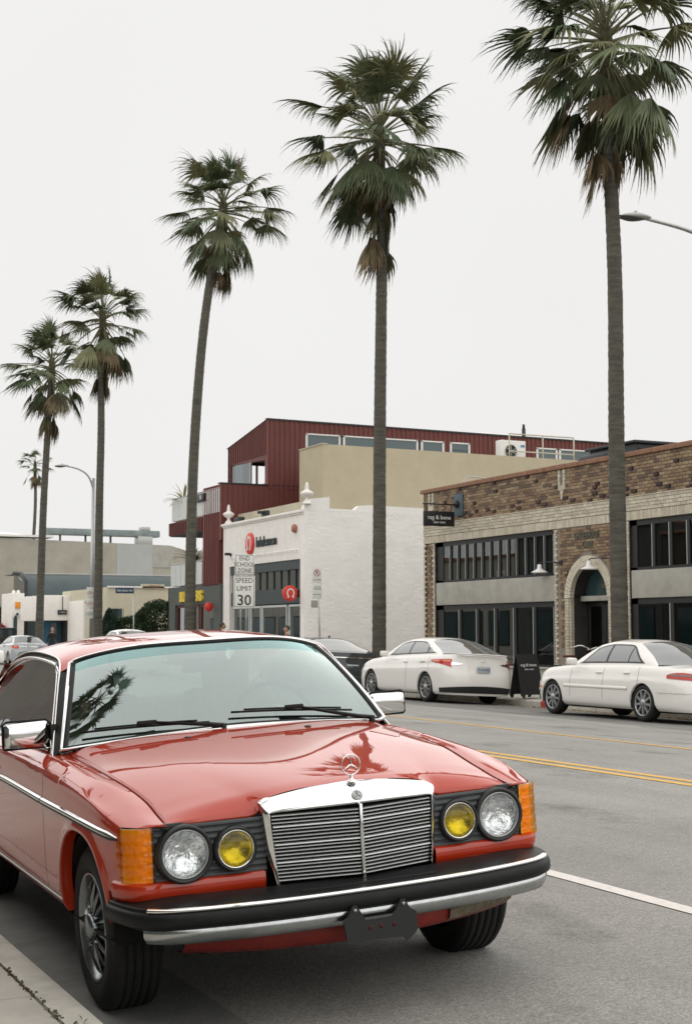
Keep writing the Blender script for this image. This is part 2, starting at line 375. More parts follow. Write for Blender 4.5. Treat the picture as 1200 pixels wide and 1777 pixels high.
# ------------------------------------------------------------- red coupe
def arch_fn(yc, hl, zb, h, p=2.5):
    return lambda y: zb+h*max(0, 1-abs((y-yc)/hl)**p)**(1/p) if abs(y-yc) < hl else -1
def red_car():
    T = .0599; psi = TH-.4132
    cx, cy = -.12974, 5.9521
    X0 = cx*cos(TH)+cy*sin(TH); Y0 = -cx*sin(TH)+cy*cos(TH)
    R = thing('parked_car', 'red vintage two door coupe with chrome grille and amber corner lamps at the near kerb', 'car', (X0, Y0, 0), (0, -T, -psi))
    # key lines along the car: (half width, height) by y
    K = [
     (pchip((-.43,.705),(-.2,.70),(.2,.73),(.82,.752),(1.0,.785),(1.5,.795),(2.5,.785),(2.9,.74),(3.4,.71),(3.98,.66)),
      pchip((-.43,.742),(-.3,.765),(-.2,.788),(.2,.852),(.82,.895),(1.0,.905),(1.5,.912),(2.5,.918),(3.0,.91),(3.5,.895),(3.98,.855))),
     (pchip((-.43,.755),(-.1,.758),(.2,.778),(.82,.80),(1.0,.812),(2.5,.812),(3.98,.74)),
      pchip((-.43,.744),(-.3,.768),(-.1,.808),(.2,.856),(.82,.896),(1.0,.900),(1.5,.905),(2.5,.912),(3.5,.887),(3.98,.846))),
     (pchip((-.43,.80),(-.1,.835),(.2,.848),(.82,.855),(2.5,.858),(3.98,.80)),
      pchip((-.43,.730),(-.3,.755),(-.1,.79),(.2,.838),(.82,.872),(1.5,.888),(2.5,.895),(3.98,.825))),
     (pchip((-.43,.83),(-.1,.866),(.2,.875),(.82,.880),(2.5,.882),(3.98,.82)),
      pchip((-.43,.715),(-.3,.742),(-.015,.800),(.65,.846),(1.14,.861),(1.72,.875),(2.5,.880),(3.98,.805))),
     (pchip((-.43,.828),(-.1,.868),(.2,.876),(.82,.882),(2.5,.884),(3.98,.822)),
      pchip((-.43,.705),(-.3,.730),(-.015,.785),(.65,.832),(1.14,.847),(1.72,.861),(2.5,.866),(3.98,.79))),
     (pchip((-.43,.835),(-.1,.874),(.2,.886),(.82,.893),(2.5,.893),(3.98,.83)), lambda y: .70+.035*max(0, min(1, y/1.6))),
     (pchip((-.43,.82),(-.1,.872),(.2,.886),(.82,.890),(2.5,.890),(3.98,.82)), lambda y: .50),
     (pchip((-.43,.80),(-.1,.862),(.2,.874),(.82,.876),(2.5,.876),(3.98,.80)), lambda y: .36),
     (pchip((-.43,.77),(-.1,.84),(.2,.85),(.82,.852),(2.5,.852),(3.98,.76)), lambda y: .315)]
    wmax = pchip((-.432,.70),(-.42,.745),(-.405,.80),(-.385,.832),(-.36,.842),(-.33,.854),(-.28,.866),(-.15,.895),(3.7,.895),(3.85,.87),(3.95,.80),(3.985,.70))
    A1 = arch_fn(.125, .332, .30, .375, 2.5); A2 = arch_fn(2.83, .335, .28, .335, 2.3)
    AF, AR = .17, 2.86
    def zlow(y):
        if y < -.33: return .739
        z = .315
        if y < -.205: z = .50
        return max(z, A1(y), A2(y))
    def adist(y, z):
        d = 9
        for (yc, hl, zb, h, p) in ((.125, .332, .30, .375, 2.5), (2.83, .335, .28, .335, 2.3)):
            u = abs((y-yc)/hl); v = max(0, (z-zb))/h; r = (u**p+v**p)**(1/p)
            d = min(d, (r-1)*hl) if r >= .93 else d
        return d
    NR = 40
    def column(y, zl):
        P = crom([(k[0](y), k[1](y)) for k in K], 10)
        cut = [P[0]]
        for a, b in zip(P, P[1:]):
            if b[1] <= zl and b[1] < a[1]:
                t = (a[1]-zl)/(a[1]-b[1]) if a[1] > zl else 0
                cut.append((lerp(a[0], b[0], t), lerp(a[1], b[1], t))); break
            cut.append(b)
        Q = resample(cut, NR); out = []
        for w, z in Q:
            wm_ = wmax(y)
            if w > wm_-.012: w = wm_-.012*exp(-(w-wm_+.012)/.012) if w > wm_-.012 else w
            dd = adist(y, z)
            if dd < .09: w += .011*exp(-(max(dd, 0)/.028)**2)
            out.append((w, y, z))
        return out
    # columns
    ys = []
    def span(a, b, n): ys.extend([(lerp(a, b, i/n)) for i in range(n)])
    segs = []
    cols = []
    def addc(y, side=0):
        e = 1e-5*side; cols.append((y, zlow(y+e)))
    def seg(a, b, n, ease=0):
        for i in range(n+1):
            t = i/n
            if ease == 1: t = sin(t*pi/2)
            if ease == -1: t = 1-cos(t*pi/2)
            if ease == 2: t = (1-cos(t*pi))/2
            y = lerp(a, b, t); e = (1e-5 if i == 0 else -1e-5 if i == n else 0); cols.append((y, zlow(y+e)))
        cols.append(None)
    seg(-.432, -.33, 9)
    seg(-.33, -.207, 8)
    seg(-.207, .457, 70, 2)
    seg(.457, .742, 10)
    g1 = len(cols); seg(.742, .748, 1)
    seg(.748, 2.06, 30)
    g2 = len(cols); seg(2.06, 2.066, 1)
    seg(2.066, 2.495, 12)
    seg(2.495, 3.165, 50, 2)
    seg(3.165, 3.75, 16)
    seg(3.75, 3.985, 12)
    def side(sx):
        body, door, groove, lip = [MB(), MB()], MB(), [], MB()
        runs = []; cur = []
        for c in cols:
            if c is None: runs.append(cur); cur = []
            else: cur.append(c)
        for r in runs:
            rows = [[(sx*w, y, z) for (w, y, z) in column(y, zl)] for (y, zl) in r]
            a, b = r[0][0], r[-1][0]
            if b-a < .01:
                groove.append(MB().grid([[(x-sx*.006, y, z) for x, y, z in row] for row in rows]))
            elif abs(a-.748) < 1e-4: door.grid(rows)
            else: body[0 if b < .75 else 1].grid(rows)
            for yc in (.125, 2.83):
                if a-1e-4 < yc < b:   # arch lip turned inwards
                    ed = [row[-1] for row in rows]
                    body[0 if yc < 1 else 1].grid([ed, [(x-sx*.008, y, z-.002) for x, y, z in ed], [(x-sx*.05, y, z+.004) for x, y, z in ed]])
        return body, door, groove, lip
    for sx in (-1, 1):
        b, d, gr, lip = side(sx)
        b[0].build('front_fender', M_['paint'], R); b[1].build('rear_quarter', M_['paint'], R)
        D = d.build('door', M_['paint'], R)
        h = MB()   # door handle
        h.cbox(sx*.888, 1.80, .772, sx*.912, 1.96, .79, .006); h.cbox(sx*.885, 1.79, .768, sx*.90, 1.82, .795, .005); h.cbox(sx*.885, 1.94, .768, sx*.90, 1.97, .795, .005)
        h.build('door_handle', M_['chrome'], D)
        for g0 in gr: g0.build('door_gap', M_['dark'], R)
        # wheel housing
        for yc in (AF, AR):
            wh = MB(); Mx = Matrix.Translation((sx*.84, yc-.03, .30)) @ Matrix.Rotation(-sx*pi/2, 4, 'Y')
            wh.lathe([(.36, -.01), (.37, .25), (.05, .25)], Mx, 28); wh.v = [(x, y, max(z, .30)) for x, y, z in wh.v]; wh.build('wheel_housing', M_['dark'], R)
    # lower front skin: red strip under the lamps, wrapping the corner
    plan = crom([(.868, -.27), (.860, -.31), (.848, -.345), (.830, -.38), (.80, -.405), (.745, -.419), (.60, -.438), (.45, -.449), (.345, -.458)], 5)
    for sx in (-1, 1):
        rows = []
        for z, o in ((.545, -.015), (.538, -.003), (.532, 0), (.510, .001), (.486, -.004), (.46, -.03)):
            rows.append([(sx*(w+o*max(0, min(1, (w-.70)/.15))), y-o*(1-.3*max(0, min(1, (w-.8)/.07))), z) for w, y in plan])
        fs = MB(); fs.grid(rows); fs.build('front_skin', M_['paint'], R)
        # closing rim above lamps (shadow gap is left)
    # fill of side behind bumper end
    # hood
    wgap, zgap = K[0]
    hz = pchip((-.46,.830),(-.2,.866),(.2,.909),(.55,.944),(.80,.962)); hcr = pchip((-.46,.790),(-.2,.838),(.2,.889),(.80,.925)); hwc = pchip((-.46,.352),(0,.47),(.4,.59),(.80,.69))
    yf = lambda w: -.440+.024*(w/.705)**2 if w > .36 else -.440
    yr = lambda w: .775+.05*(w/.75)**2
    hood = MB(); NV, NU = 70, 90; rows = []
    for i in range(NV+1):
        row = []
        for j in range(NU+1):
            u = lerp(-1, 1, j/NU); t = i/NV
            aw = abs(u)
            w0 = aw*.70; y = lerp(yf(w0), yr(w0), t)
            wg = wgap(y)-.004; w = aw*(wg-.002); wc = hwc(y); a, b, c = hz(y), hcr(y), zgap(y)+.0
            if w < wc:
                s_ = w/wc; z = a-(a-b)*(.35*s_*s_+.65*s_**4) if s_ < 1 else b
            else:
                s_ = (w-wc)/(wg-wc); z = b-(b-c)*(.55*s_+.45*s_*s_)
            y00 = yf(w0); dy = y-y00; fr = max(0, 1-dy/.085)
            tgt = .744-.002*(w/.7); drop = max(.006, z-tgt) if w > .36 else lerp(.006, max(.006, z-tgt), max(0, (w-.335)/.025)); z -= drop*fr**2.4
            row.append((w if u >= 0 else -w, y, z))
        rows.append(row)
    # smooth the crease a little
    for _ in range(2):
        rows2 = [list(r) for r in rows]
        for i in range(len(rows)):
            for j in range(1, NU):
                rows2[i][j] = (rows[i][j][0], rows[i][j][1], .25*rows[i][j-1][2]+.5*rows[i][j][2]+.25*rows[i][j+1][2])
        rows = rows2
    hood.grid(rows)
    # turned-down hood edges
    for js in (0, NU):
        e = [r[js] for r in rows]; s_ = -1 if js == 0 else 1
        hood.grid([e, [(x-s_*.0035, y, z-.02) for x, y, z in e]])
    e = rows[0]; hood.grid([e, [(x, y+.003, z-.008) for x, y, z in e], [(x, y+.012, z-.012) for x, y, z in e]], mask=lambda i, j: abs(e[j][0]) > .34)
    H = hood.build('hood', M_['paint'], R)
    for sx in (-1, 1):
        nzl = MB(); nzl.cbox(sx*.28-.012, .60, hz(.6)-.014, sx*.28+.012, .625, hz(.6)+.004, .004); nzl.build('washer_nozzle', M_['plastic'], H)
    for sx in (-1, 1):
        gapd = MB()
        g_ = [(-.43+1.25*k/30) for k in range(31)]
        gapd.grid([[(sx*(wgap(y)-.02), y, zgap(y)-.022) for y in g_], [(sx*(wgap(y)+.012), y, zgap(y)-.012) for y in g_]])
        gapd.build('hood_gap', M_['dark'], R)
    # cowl with vents
    cw = MB(); rows = []
    for t in (0, .5, 1):
        rows.append([(w, lerp(yr(abs(w))-.01, yr(abs(w))+.10, t), lerp(.954, .958, t)-(.058)*(w/.76)**2+(-.012 if t == 0 else 0)) for w in [lerp(-.77, .77, k/40) for k in range(41)]])
    cw.grid(rows); CW = cw.build('cowl', M_['paint'], R)
    cz = lambda w, t=0: .958-.058*(w/.76)**2
    for a, b in ((-.72, -.29), (.36, .73)):
        base = MB(); xs = [lerp(a, b, k/20) for k in range(21)]
        base.grid([[(x, yr(abs(x))+.005, cz(x)+.003) for x in xs], [(x, yr(abs(x))+.062, cz(x)+.005) for x in xs]])
        VG = base.build('cowl_vent', M_['dark'], CW)
        sl2 = MB(); n = int((b-a)/.017)
        for k in range(n):
            x = lerp(a, b, (k+.5)/n); y0 = yr(abs(x))+.004; z = cz(x)+.004
            v0 = len(sl2.v); sl2.box(x-.003, y0, z, x+.003, y0+.056, z+.009)
        for (p, q) in ((a, a+.006), (b-.006, b)): sl2.box(p, yr(abs(p))+.002, cz(p)+.002, q, yr(abs(p))+.064, cz(p)+.014)
        tag(sl2.build('vent_slats', M_['plastic'], CW), kind='stuff')
    # ---- roof, screen, pillars
    def ws(u, v):   # windscreen surface, u -1..1 across, v 0..1 up
        s_ = abs(u); b = (u*.748, .785+.075*s_**2.2, .968-.036*s_**2); t = (u*.604, 1.165+.105*s_**2.6, 1.338-.058*s_**3.2)
        bul = .022*(4*v*(1-v))
        return Vector((lerp(b[0], t[0], v), lerp(b[1], t[1], v)-bul*.6, lerp(b[2], t[2], v)+bul*.8))
    g = MB(); g2 = MB(); nv = 18; nu = 44
    uu = [lerp(-1, 1, k/nu) for k in range(nu+1)]
    g.grid([[ws(u, lerp(0, .86, i/nv)) for u in uu] for i in range(nv+1)]); WS = g.build('windscreen', M_['wind'], R)
    g2.grid([[ws(u, lerp(.86, 1, i/4)) for u in uu] for i in range(5)]); g2.build('tinted_band', M_['windband'], WS)
    def frame_strip(path, inner, width, raise_, m, name, par):
        """bright strip running along the screen edge; path and inner are functions of t"""
        mb = MB(); rows = []
        for k in range(len(path)):
            p, q = Vector(path[k]), Vector(inner[k]); d = (q-p).normalized()
            nrm = Vector((p.x*.5, -.62, .78)).normalized()
            rows.append([p-d*width*.5, p-d*width*.42+nrm*raise_, p+d*width*.42+nrm*raise_, p+d*width*.5])
        mb.grid(rows); return mb.build(name, m, par)
    ctr = ws(0, .5)
    def edgepath(off):
        L = []
        for k in range(15): L.append(ws(-1-off, k/14))
        for k in range(1, 41): L.append(ws(lerp(-1-off, 1+off, k/40), 1+off*.9))
        for k in range(1, 15): L.append(ws(1+off, 1-k/14))
        for k in range(1, 41): L.append(ws(lerp(1+off, -1-off, k/40), -off*.9))
        L.append(L[0]); return L
    def inn(L, cyc=ctr): return [Vector((p.x*.6, lerp(p.y, cyc.y, .4), lerp(p.z, cyc.z, .4))) for p in L]
    L = edgepath(.010); frame_strip(L, inn(L), .026, .007, M_['rubber'], 'screen_seal', R)
    L = edgepath(.032); frame_strip(L, inn(L), .018, .011, M_['chrome'], 'screen_trim', R)
    # roof
    rail = crom([(.812, .875, .885), (.775, .985, .985), (.735, 1.10, 1.095), (.700, 1.20, 1.19), (.675, 1.27, 1.250), (.656, 1.36, 1.292), (.645, 1.55, 1.312), (.642, 1.9, 1.326), (.642, 2.2, 1.318), (.648, 2.42, 1.286), (.662, 2.62, 1.225), (.69, 2.85, 1.13), (.72, 3.05, 1.02), (.74, 3.2, .93)], 6)
    rr = [p for p in rail if p[1] >= 1.25 and p[1] <= 2.6]
    zc = pchip((1.165,1.338),(1.3,1.358),(1.55,1.378),(1.9,1.389),(2.2,1.380),(2.45,1.350),(2.6,1.31))
    rows = []; nyr = len(rr)
    for i, p in enumerate(rr):
        t = i/(nyr-1); row = []
        for k in range(41):
            u = lerp(-1, 1, k/40); s_ = abs(u)
            y0 = 1.175+.105*s_**2.6; y1 = 2.50+.06*s_**2
            y = lerp(y0, y1, t) if s_ < .999 else p[1]
            y = lerp(lerp(y0, y1, t), p[1], s_**6)
            yy = lerp(1.165, 2.5, t); z = lerp(zc(yy), p[2], s_**3.0)-.0
            row.append((u*lerp(.60, p[0], s_**4) if False else u*p[0], y, z))
        rows.append(row)
    rf = MB(); rf.grid(rows); rf.build('roof', M_['paint'], R)
    # pillars, glasses of the sides
    def on(sx, y, z):   # side glass plane
        w = lerp(.795, .652, max(0, min(1, (z-.915)/(1.30-.915)))**1.0); return Vector((sx*w, y, z))
    for sx in (-1, 1):
        rl = [Vector((sx*p[0], p[1], p[2])) for p in rail]
        dr_ = MB(); dr_.tube(rl, .0045, 6); dr_.tube([p+Vector((sx*-.012, 0, -.012)) for p in rl], .010, 6, m=1); dr_.build('drip_rail', [M_['chrome'], M_['rubber']], R)
        # black filler between screen trim and rail
        fl = MB(); fr = [p for p in rl if p.y < 1.30]; ed = [ws(sx*1.045, i/(len(fr)-1)) for i in range(len(fr))]
        fl.grid([fr, [p+Vector((0, .004, -.012)) for p in ed]]); fl.build('pillar_seal', M_['rubber'], R)
        # A pillar (painted) inside the rail
        ap = MB(); fr2 = [p for p in rl if p.y < 1.34]
        inner = [on(sx, p.y+.055+.02*(1.3-p.z), min(p.z-.012, 1.29)) for p in fr2]
        ap.grid([[p+Vector((-sx*.01, .006, -.016)) for p in fr2], inner, [q+Vector((-sx*.03, 0.0, 0)) for q in inner]]); ap.build('front_pillar', M_['paint'], R)
        # upper chrome window frame
        up = [on(sx, p.y, p.z-.030) for p in rl if 1.27 < p.y < 2.6]
        wf = MB(); wf.tube([inner[0]]+inner[2::3]+up[::2], .007, 6); wf.build('window_frame', M_['chrome'], R)
        # C pillar skin
        cp = MB(); rC = [p for p in rl if p.y >= 2.55]
        lo = [Vector((sx*lerp(.70, .775, i/(len(rC)-1)), lerp(2.42, 2.95, i/(len(rC)-1)), lerp(1.285, .915, i/(len(rC)-1)))) for i in range(len(rC))]
        cp.grid([lo, [(a+b)/2+Vector((sx*.012, 0, 0)) for a, b in zip(lo, rC)], rC]); cp.build('rear_pillar', M_['paint'], R)
        # side glass: polygon under the rail
        top = [q+Vector((-sx*.01, 0, 0)) for q in [on(sx, p.y, p.z-.02) for p in rl if p.y < 2.56]]
        bot = [on(sx, max(p.y, 1.0), .905) for p in top]; bot = [Vector((b.x-sx*.01, lerp(1.0, 2.78, i/(len(bot)-1)), b.z)) for i, b in enumerate(bot)]
        sg = MB(); sg.grid([[a.lerp(b, t) for a, b in zip(top, bot)] for t in (0, .33, .66, 1)]); sg.build('side_window', M_['sideg'], R)
        # belt moulding
        bm_ = MB(); bm_.tube([(sx*.80, y, .916) for y in (.98, 1.2, 1.6, 2.0, 2.4, 2.75)], .011, 6); bm_.build('belt_moulding', M_['chrome'], R)
        # body side trim
        def tw(y): 
            return [k for k in K[5]][0](y)
        tr = MB(); tys = [-.405]+[-.40+.1*k for k in range(0, 44) if -.40+.1*k < 3.9]
        for (a, b) in ((-.318, .738), (.752, 2.056), (2.07, 3.85)):
            yy = [lerp(a, b, k/14) for k in range(15)]; rows = []
            for y in yy:
                w = min(tw(y), wmax(y)); z = pchip((-.4, .692), (.13, .716), (.77, .728), (1.7, .745), (4, .75))(y); s_ = 1 if abs(y+.318) > .01 else .4
                rows.append([(sx*(w-.002), y, z+.015*s_), (sx*(w+.009*s_), y, z+.011*s_), (sx*(w+.012*s_), y, z), (sx*(w+.009*s_), y, z-.011*s_), (sx*(w-.002), y, z-.017*s_)])
            tr.grid(rows, matf=lambda i, j: 0 if j < 2 else 1)
        tr.build('side_trim', [M_['chrome'], M_['rubber']], R)
        si = MB(); si.grid([[(sx*.878, y, .368) for y in (.46, 1.5, 2.5)], [(sx*.884, y, .362) for y in (.46, 1.5, 2.5)], [(sx*.880, y, .352) for y in (.46, 1.5, 2.5)]]); si.build('sill_trim', M_['chrome'], R)
        # door mirror
        my = 1.02
        mm = MB(); mm.cbox(-.102, -.035, -.062, .102, .03, .062, .022)
        ML = Matrix.Translation((sx*(.885 if sx < 0 else .868), my+.02, .985)) @ Matrix.Scale(1 if sx < 0 else .92, 4) @ Matrix.Rotation(sx*.0, 4, 'Z')
        mm.v = [tuple(ML @ Vector((x*(1 if (x*sx) > 0 else 1.0), y+(.02 if x*sx < 0 else 0), z*(1-.12*(x*sx > .05))))) for x, y, z in mm.v]
        MI = mm.build('wing_mirror', M_['chrome'], R)
        mr_ = MB(); c0 = Vector((sx*(.885 if sx < 0 else .868), my-.012, .985)); ms_ = 1 if sx < 0 else .92
        loop = [(-.100, -.058), (.100, -.058), (.106, -.05), (.106, .05), (.09, .062), (-.085, .062), (-.106, .04), (-.106, -.05)]
        mr_.tube([c0+Vector((sx*a, .028, b))*ms_ for a, b in loop]+[c0+Vector((sx*loop[0][0], .028, loop[0][1]))*ms_], .006, 6); mr_.build('mirror_rim', M_['rubber'], MI)
        ft = MB(); ft.prism([(-.02, -.05), (.10, -.05), (.085, .055), (.01, .06)], (0, .03), 0, 'x'); ft.v = [(sx*(.755+x), my+y-.03, .965+z) for x, y, z in ft.v]; ft.build('mirror_foot', M_['rubber'], MI)
    # tail: rear window, deck, rear panel
    tl = MB()
    rows = []
    for i in range(13):
        t = i/12
        rows.append([(u*lerp(.61, .66, t), lerp(2.52, 3.12, t)+.02*abs(u)**2, lerp(1.345, .93, t)-.03*abs(u)**2+.04*4*t*(1-t)*.4) for u in [lerp(-1, 1, k/16) for k in range(17)]])
    rg = MB(); rg.grid(rows); rg.build('rear_window', M_['sideg'], R)
    dk = MB(); rows = []
    for i in range(21):
        y = lerp(3.08, 3.985, i/20)
        rows.append([(u*K[0][0](y), y, K[0][1](y)+.02*(1-u*u)) for u in [lerp(-1, 1, k/16) for k in range(17)]])
    dk.grid(rows); dk.build('boot_lid', M_['paint'], R)
    rp_ = MB(); rp_.grid([[(u*.70, 3.985+.015*(1-u*u), z) for u in [lerp(-1, 1, k/12) for k in range(13)]] for z in (.86, .70, .5, .34)]); rp_.build('rear_panel', M_['paint'], R)
    # underside and inner tub
    ub = MB(); ub.box(-.80, .5, .27, .80, 3.9, .34); ub.box(-.55, -.28, .24, .55, .5, .46); ub.box(-.70, -.30, .45, .70, -.26, .73); ub.box(-.68, .52, .34, .68, .70, .84); ub.build('underbody', M_['dark'], R)
    # interior
    it = MB(); it.box(-.72, .80, .60, .72, 1.08, .90); it.cbox(-.70, .84, .86, .70, 1.12, .935, .02); it.build('dashboard', M_['dash'], R)
    iw = MB(); iw.box(-.78, 1.0, .34, .78, 2.9, .42); iw.box(-.77, .9, .4, -.74, 2.9, .88); iw.box(.74, .9, .4, .77, 2.9, .88); iw.build('cabin_lining', M_['dash'], R)
    pk = MB(); pk.box(-.66, 2.72, .84, .66, 3.15, .90); pk.build('parcel_shelf', M_['seat'], R)
    for x in (-.37, .37):
        s_ = MB(); s_.cbox(x-.26, 1.40, .50, x+.26, 1.92, .66, .05); s_.cbox(x-.25, 1.88, .58, x+.25, 2.02, 1.08, .06); S_ = s_.build('front_seat', M_['seat'], R)
        h_ = MB(); h_.cbox(x-.13, 1.93, 1.07, x+.13, 2.03, 1.22, .04); h_.build('headrest', M_['seat'], S_)
    rs = MB(); rs.cbox(-.62, 2.2, .5, .62, 2.65, .68, .05); rs.cbox(-.62, 2.60, .6, .62, 2.78, 1.02, .06); rs.build('rear_seat', M_['seat'], R)
    sw = MB(); Ms = Matrix.Translation((.37, 1.24, .93)) @ Matrix.Rotation(radians(65), 4, 'X')
    sw.tube([Ms @ Vector((.20*cos(a), .20*sin(a), 0)) for a in [2*pi*k/28 for k in range(29)]], .013, 8, cap=False); sw.tube([Ms @ Vector((-.19, 0, 0)), Ms @ Vector((.19, 0, 0))], .02, 6); sw.build('steering_wheel', M_['dash'], R)
    im = MB(); im.cbox(-.11, 1.16, 1.20, .11, 1.19, 1.265, .01); im.build('rear_view_mirror', M_['dash'], R)
    # ---- lamp panels
    for sx in (-1, 1):
        pn = MB()
        def py(w): return pchip((.33, -.452), (.5, -.443), (.745, -.413))(w)
        nr = 9
        ws_ = [lerp(.335, .748, k/70) for k in range(71)]
        rows = []
        for i in range(nr*4+1):
            z = lerp(.737, .535, i/(nr*4)); ph = (i % 4); d = [0, .004, .005, .001][ph]
            rows.append([(sx*w, py(w)+.010-d, z) for w in ws_])
        zr = [r_[0][2] for r_ in rows]; pn.grid(rows, smooth=False, mask=lambda i, j: min(((ws_[j]+ws_[j+1])/2-.638)**2+(zr[i]-.634)**2-.094**2, ((ws_[j]+ws_[j+1])/2-.4535)**2+(zr[i]-.634)**2-.070**2) > 0); pn.box(sx*.335, -.42, .735, sx*.72, -.40, .745)
        PN = pn.build('lamp_panel', M_['panelgrey'], R)
        for (nm, w, r, rg_, lens, refl) in (('headlight', .638, .085, .103, M_['lensg'], M_['lamp']), ('fog_light', .4535, .067, .079, M_['lensy'], M_['lampy'])):
            y = py(w)-.012; Mx = Matrix.Translation((sx*w, y, .634)) @ Matrix.Rotation(pi/2, 4, 'X')
            lp = MB(); lp.lathe([(rg_+.004, -.035), (rg_+.002, -.005), (rg_, .006), (rg_-.006, .010), (r+.003, .004), (r+.002, -.02)], Mx, 48); LR = lp.build(nm, M_['plastic'], R)
            ch = MB(); ch.lathe([(r+.003, .001), (r+.001, .005), (r-.003, .004), (r-.004, -.004)], Mx, 48); ch.build('lamp_rim', M_['chrome'] if nm == 'fog_light' else M_['silver'], LR)
            rf_ = MB(); prof = [(r*sin(a)*1.0, -.006-.55*r*(cos(a)**1.2)) for a in [lerp(.02, pi/2, k/10) for k in range(11)]]
            rf_.lathe(prof, Mx, 40); rf_.build('reflector', refl, LR)
            le = MB(); rows = []
            nj = 56
            le.lathe([(.001, .010)]+[(r*k/8, .010-.010*(k/8)**2.2) for k in range(1, 9)], Mx, nj)
            # fluting pressed into the glass
            le.v = [(x, yy-(.0016*sin(x*(620 if nm == 'fog_light' else 380)) if abs(x-sx*w) < r*.9 else 0), z) for x, yy, z in le.v]
            le.build('lens', lens, LR)
        # amber corner lens with pressed ribs
        al = MB(); pl2 = [(.852, -.322), (.848, -.340), (.840, -.362), (.826, -.384), (.806, -.401), (.780, -.411), (.748, -.416)]
        pl2 = crom(pl2, 3); nz_ = 24; rows = []
        for i in range(nz_+1):
            t = i/nz_; z = lerp(.735, .540, t); row = []
            rib = .0035 if (i % 5) == 0 else 0
            for k, (w, y) in enumerate(pl2):
                s_ = k/(len(pl2)-1); nx, ny = (1-s_), -s_; l = sqrt(nx*nx+ny*ny)
                # the rear edge leans forward near bottom and top
                cut = max(0, .030*(abs(t-.45)/.55)**2.2*(1-s_)**1.5)
                o = .005-rib+.003*sin(pi*t)
                row.append((sx*(w+nx/l*o-cut*.25), y+ny/l*o-cut, z))
            rows.append(row)
        al.grid(rows); al.grid([[ (x-sx*.03, y+.02, z) for x, y, z in r][::len(pl2)-1] for r in rows]) if False else None
        AL = al.build('corner_lamp', M_['amberg'], R)
        ib = MB(); ib.grid([[(sx*(w-.008), y+.010, z) for w, y in pl2] for z in (.735, .64, .54)]); ib.build('lamp_back', M_['lampa'], AL)
        fb = MB(); fb.box(sx*.742, -.413, .535, sx*.749, -.395, .742); fb.build('lamp_gasket', M_['plastic'], AL)
    # ---- grille
    G = R
    kin = [(0,-.546,.489),(.15,-.520,.488),(.300,-.492,.489),(.308,-.488,.50),(.318,-.483,.62),(.326,-.480,.73),(.321,-.479,.747),(.25,-.495,.751),(.12,-.522,.755),(0,-.545,.758)]
    kout = [(0,-.549,.479),(.15,-.523,.478),(.305,-.494,.479),(.315,-.488,.494),(.338,-.477,.62),(.352,-.468,.755),(.342,-.456,.788),(.27,-.458,.807),(.13,-.478,.821),(0,-.490,.829)]
    kin, kout = crom(kin, 5), crom(kout, 5)
    def full(k): return [(-x, y, z) for x, y, z in k[::-1]]+k[1:]
    fi, fo = full(kin), full(kout)
    rows = []
    for t, dy in ((0, .030), (0, -.002), (.10, -.008), (.2, -.007), (.55, -.004), (.85, .0), (.97, .004), (1, .012)):
        rows.append([tuple(lerp(a[q], b[q], t)+(dy if q == 1 else 0) for q in range(3)) for a, b in zip(fi, fo)])
    rows.append([(x*1.0, y+.03, z+(.004 if z > .78 else 0)) for x, y, z in fo]); rows.append([(x*.99, y+.09, z-.01) for x, y, z in fo])
    gm = MB(); gm.grid(rows); gm.build('grille_surround', M_['chrome'], G)
    gb = MB(); gb.grid([[(x*.98, y+.045, z) for x, y, z in [(-.32, -.48, zz), (0, -.545, zz), (.32, -.48, zz)]] for zz in (.49, .755)]); gb.build('grille_backing', M_['dark'], G)
    NS = 19
    M_['slat'] = mat('grille slat metal', (.30, .31, .30), .30, .85, var=.15, vs=60)
    for i in range(NS):
        z = lerp(.7435, .4985, (i+.5)/NS); thick = i in (3, 8, 13)
        wI = lerp(.322, .306, (i/NS)**1.5)
        for sx in (-1, 1):
            a = Vector((sx*.006, -.541, z)); b = Vector((sx*wI, -.478+.004, z-.002 if False else z)); h = .0056 if thick else .0044; o = -.006 if thick else 0
            q = MB(); d = (b-a).normalized(); nrm = Vector((sx*-.2, -1, 0)).normalized()
            rows = [[p+nrm*(-o+.0)+Vector((0, 0, h)), p+nrm*(.006-o)+Vector((0, 0, h*.35)), p+nrm*(.007-o)+Vector((0, 0, -h*.5)), p+nrm*(-.004-o)+Vector((0, 0, -h)), p+nrm*(-.026)+Vector((0, 0, h*.6))] for p in (a, b)]
            q.grid(rows, smooth=False); q.build('grille_slat', M_['chromeb'] if thick else M_['slat'], G)
    cb = MB(); cb.cbox(-.0065, -.560, .487, .0065, -.535, .757, .003); cb.build('grille_centre_bar', M_['chrome'], G)
    # badge on the surround
    bd = MB(); Mb = Matrix.Translation((0, -.531, .785)) @ Matrix.Rotation(pi/2-.62, 4, 'X')
    bd.lathe([(.0205, -.006), (.0205, .003), (.018, .0045), (.0165, .002), (.001, .002)], Mb, 36); BD = bd.build('badge', M_['silver'], R)
    def star3(r, Mx, th, name, m, par, dep=.003):
        s3 = MB()
        for k in range(3):
            a = pi/2+k*2*pi/3; c, s_ = cos(a), sin(a); v = [Vector((0, 0, dep)), Vector((r*c, r*s_, dep*.3)), Vector((th*cos(a-pi/3), th*sin(a-pi/3), 0)), Vector((th*cos(a+pi/3), th*sin(a+pi/3), 0)), Vector((0, 0, -dep)), Vector((r*c, r*s_, -dep*.3))]
            s3.add([Mx @ p for p in v], [(0, 2, 1), (0, 1, 3), (4, 5, 2), (4, 3, 5), (1, 2, 5), (1, 5, 3)])
        return s3.build(name, m, par, fix=False)
    star3(.0155, Matrix.Translation((0, -.5335, .788)) @ Matrix.Rotation(pi/2-.62, 4, 'X'), .0035, 'badge_star', M_['chrome'], BD)
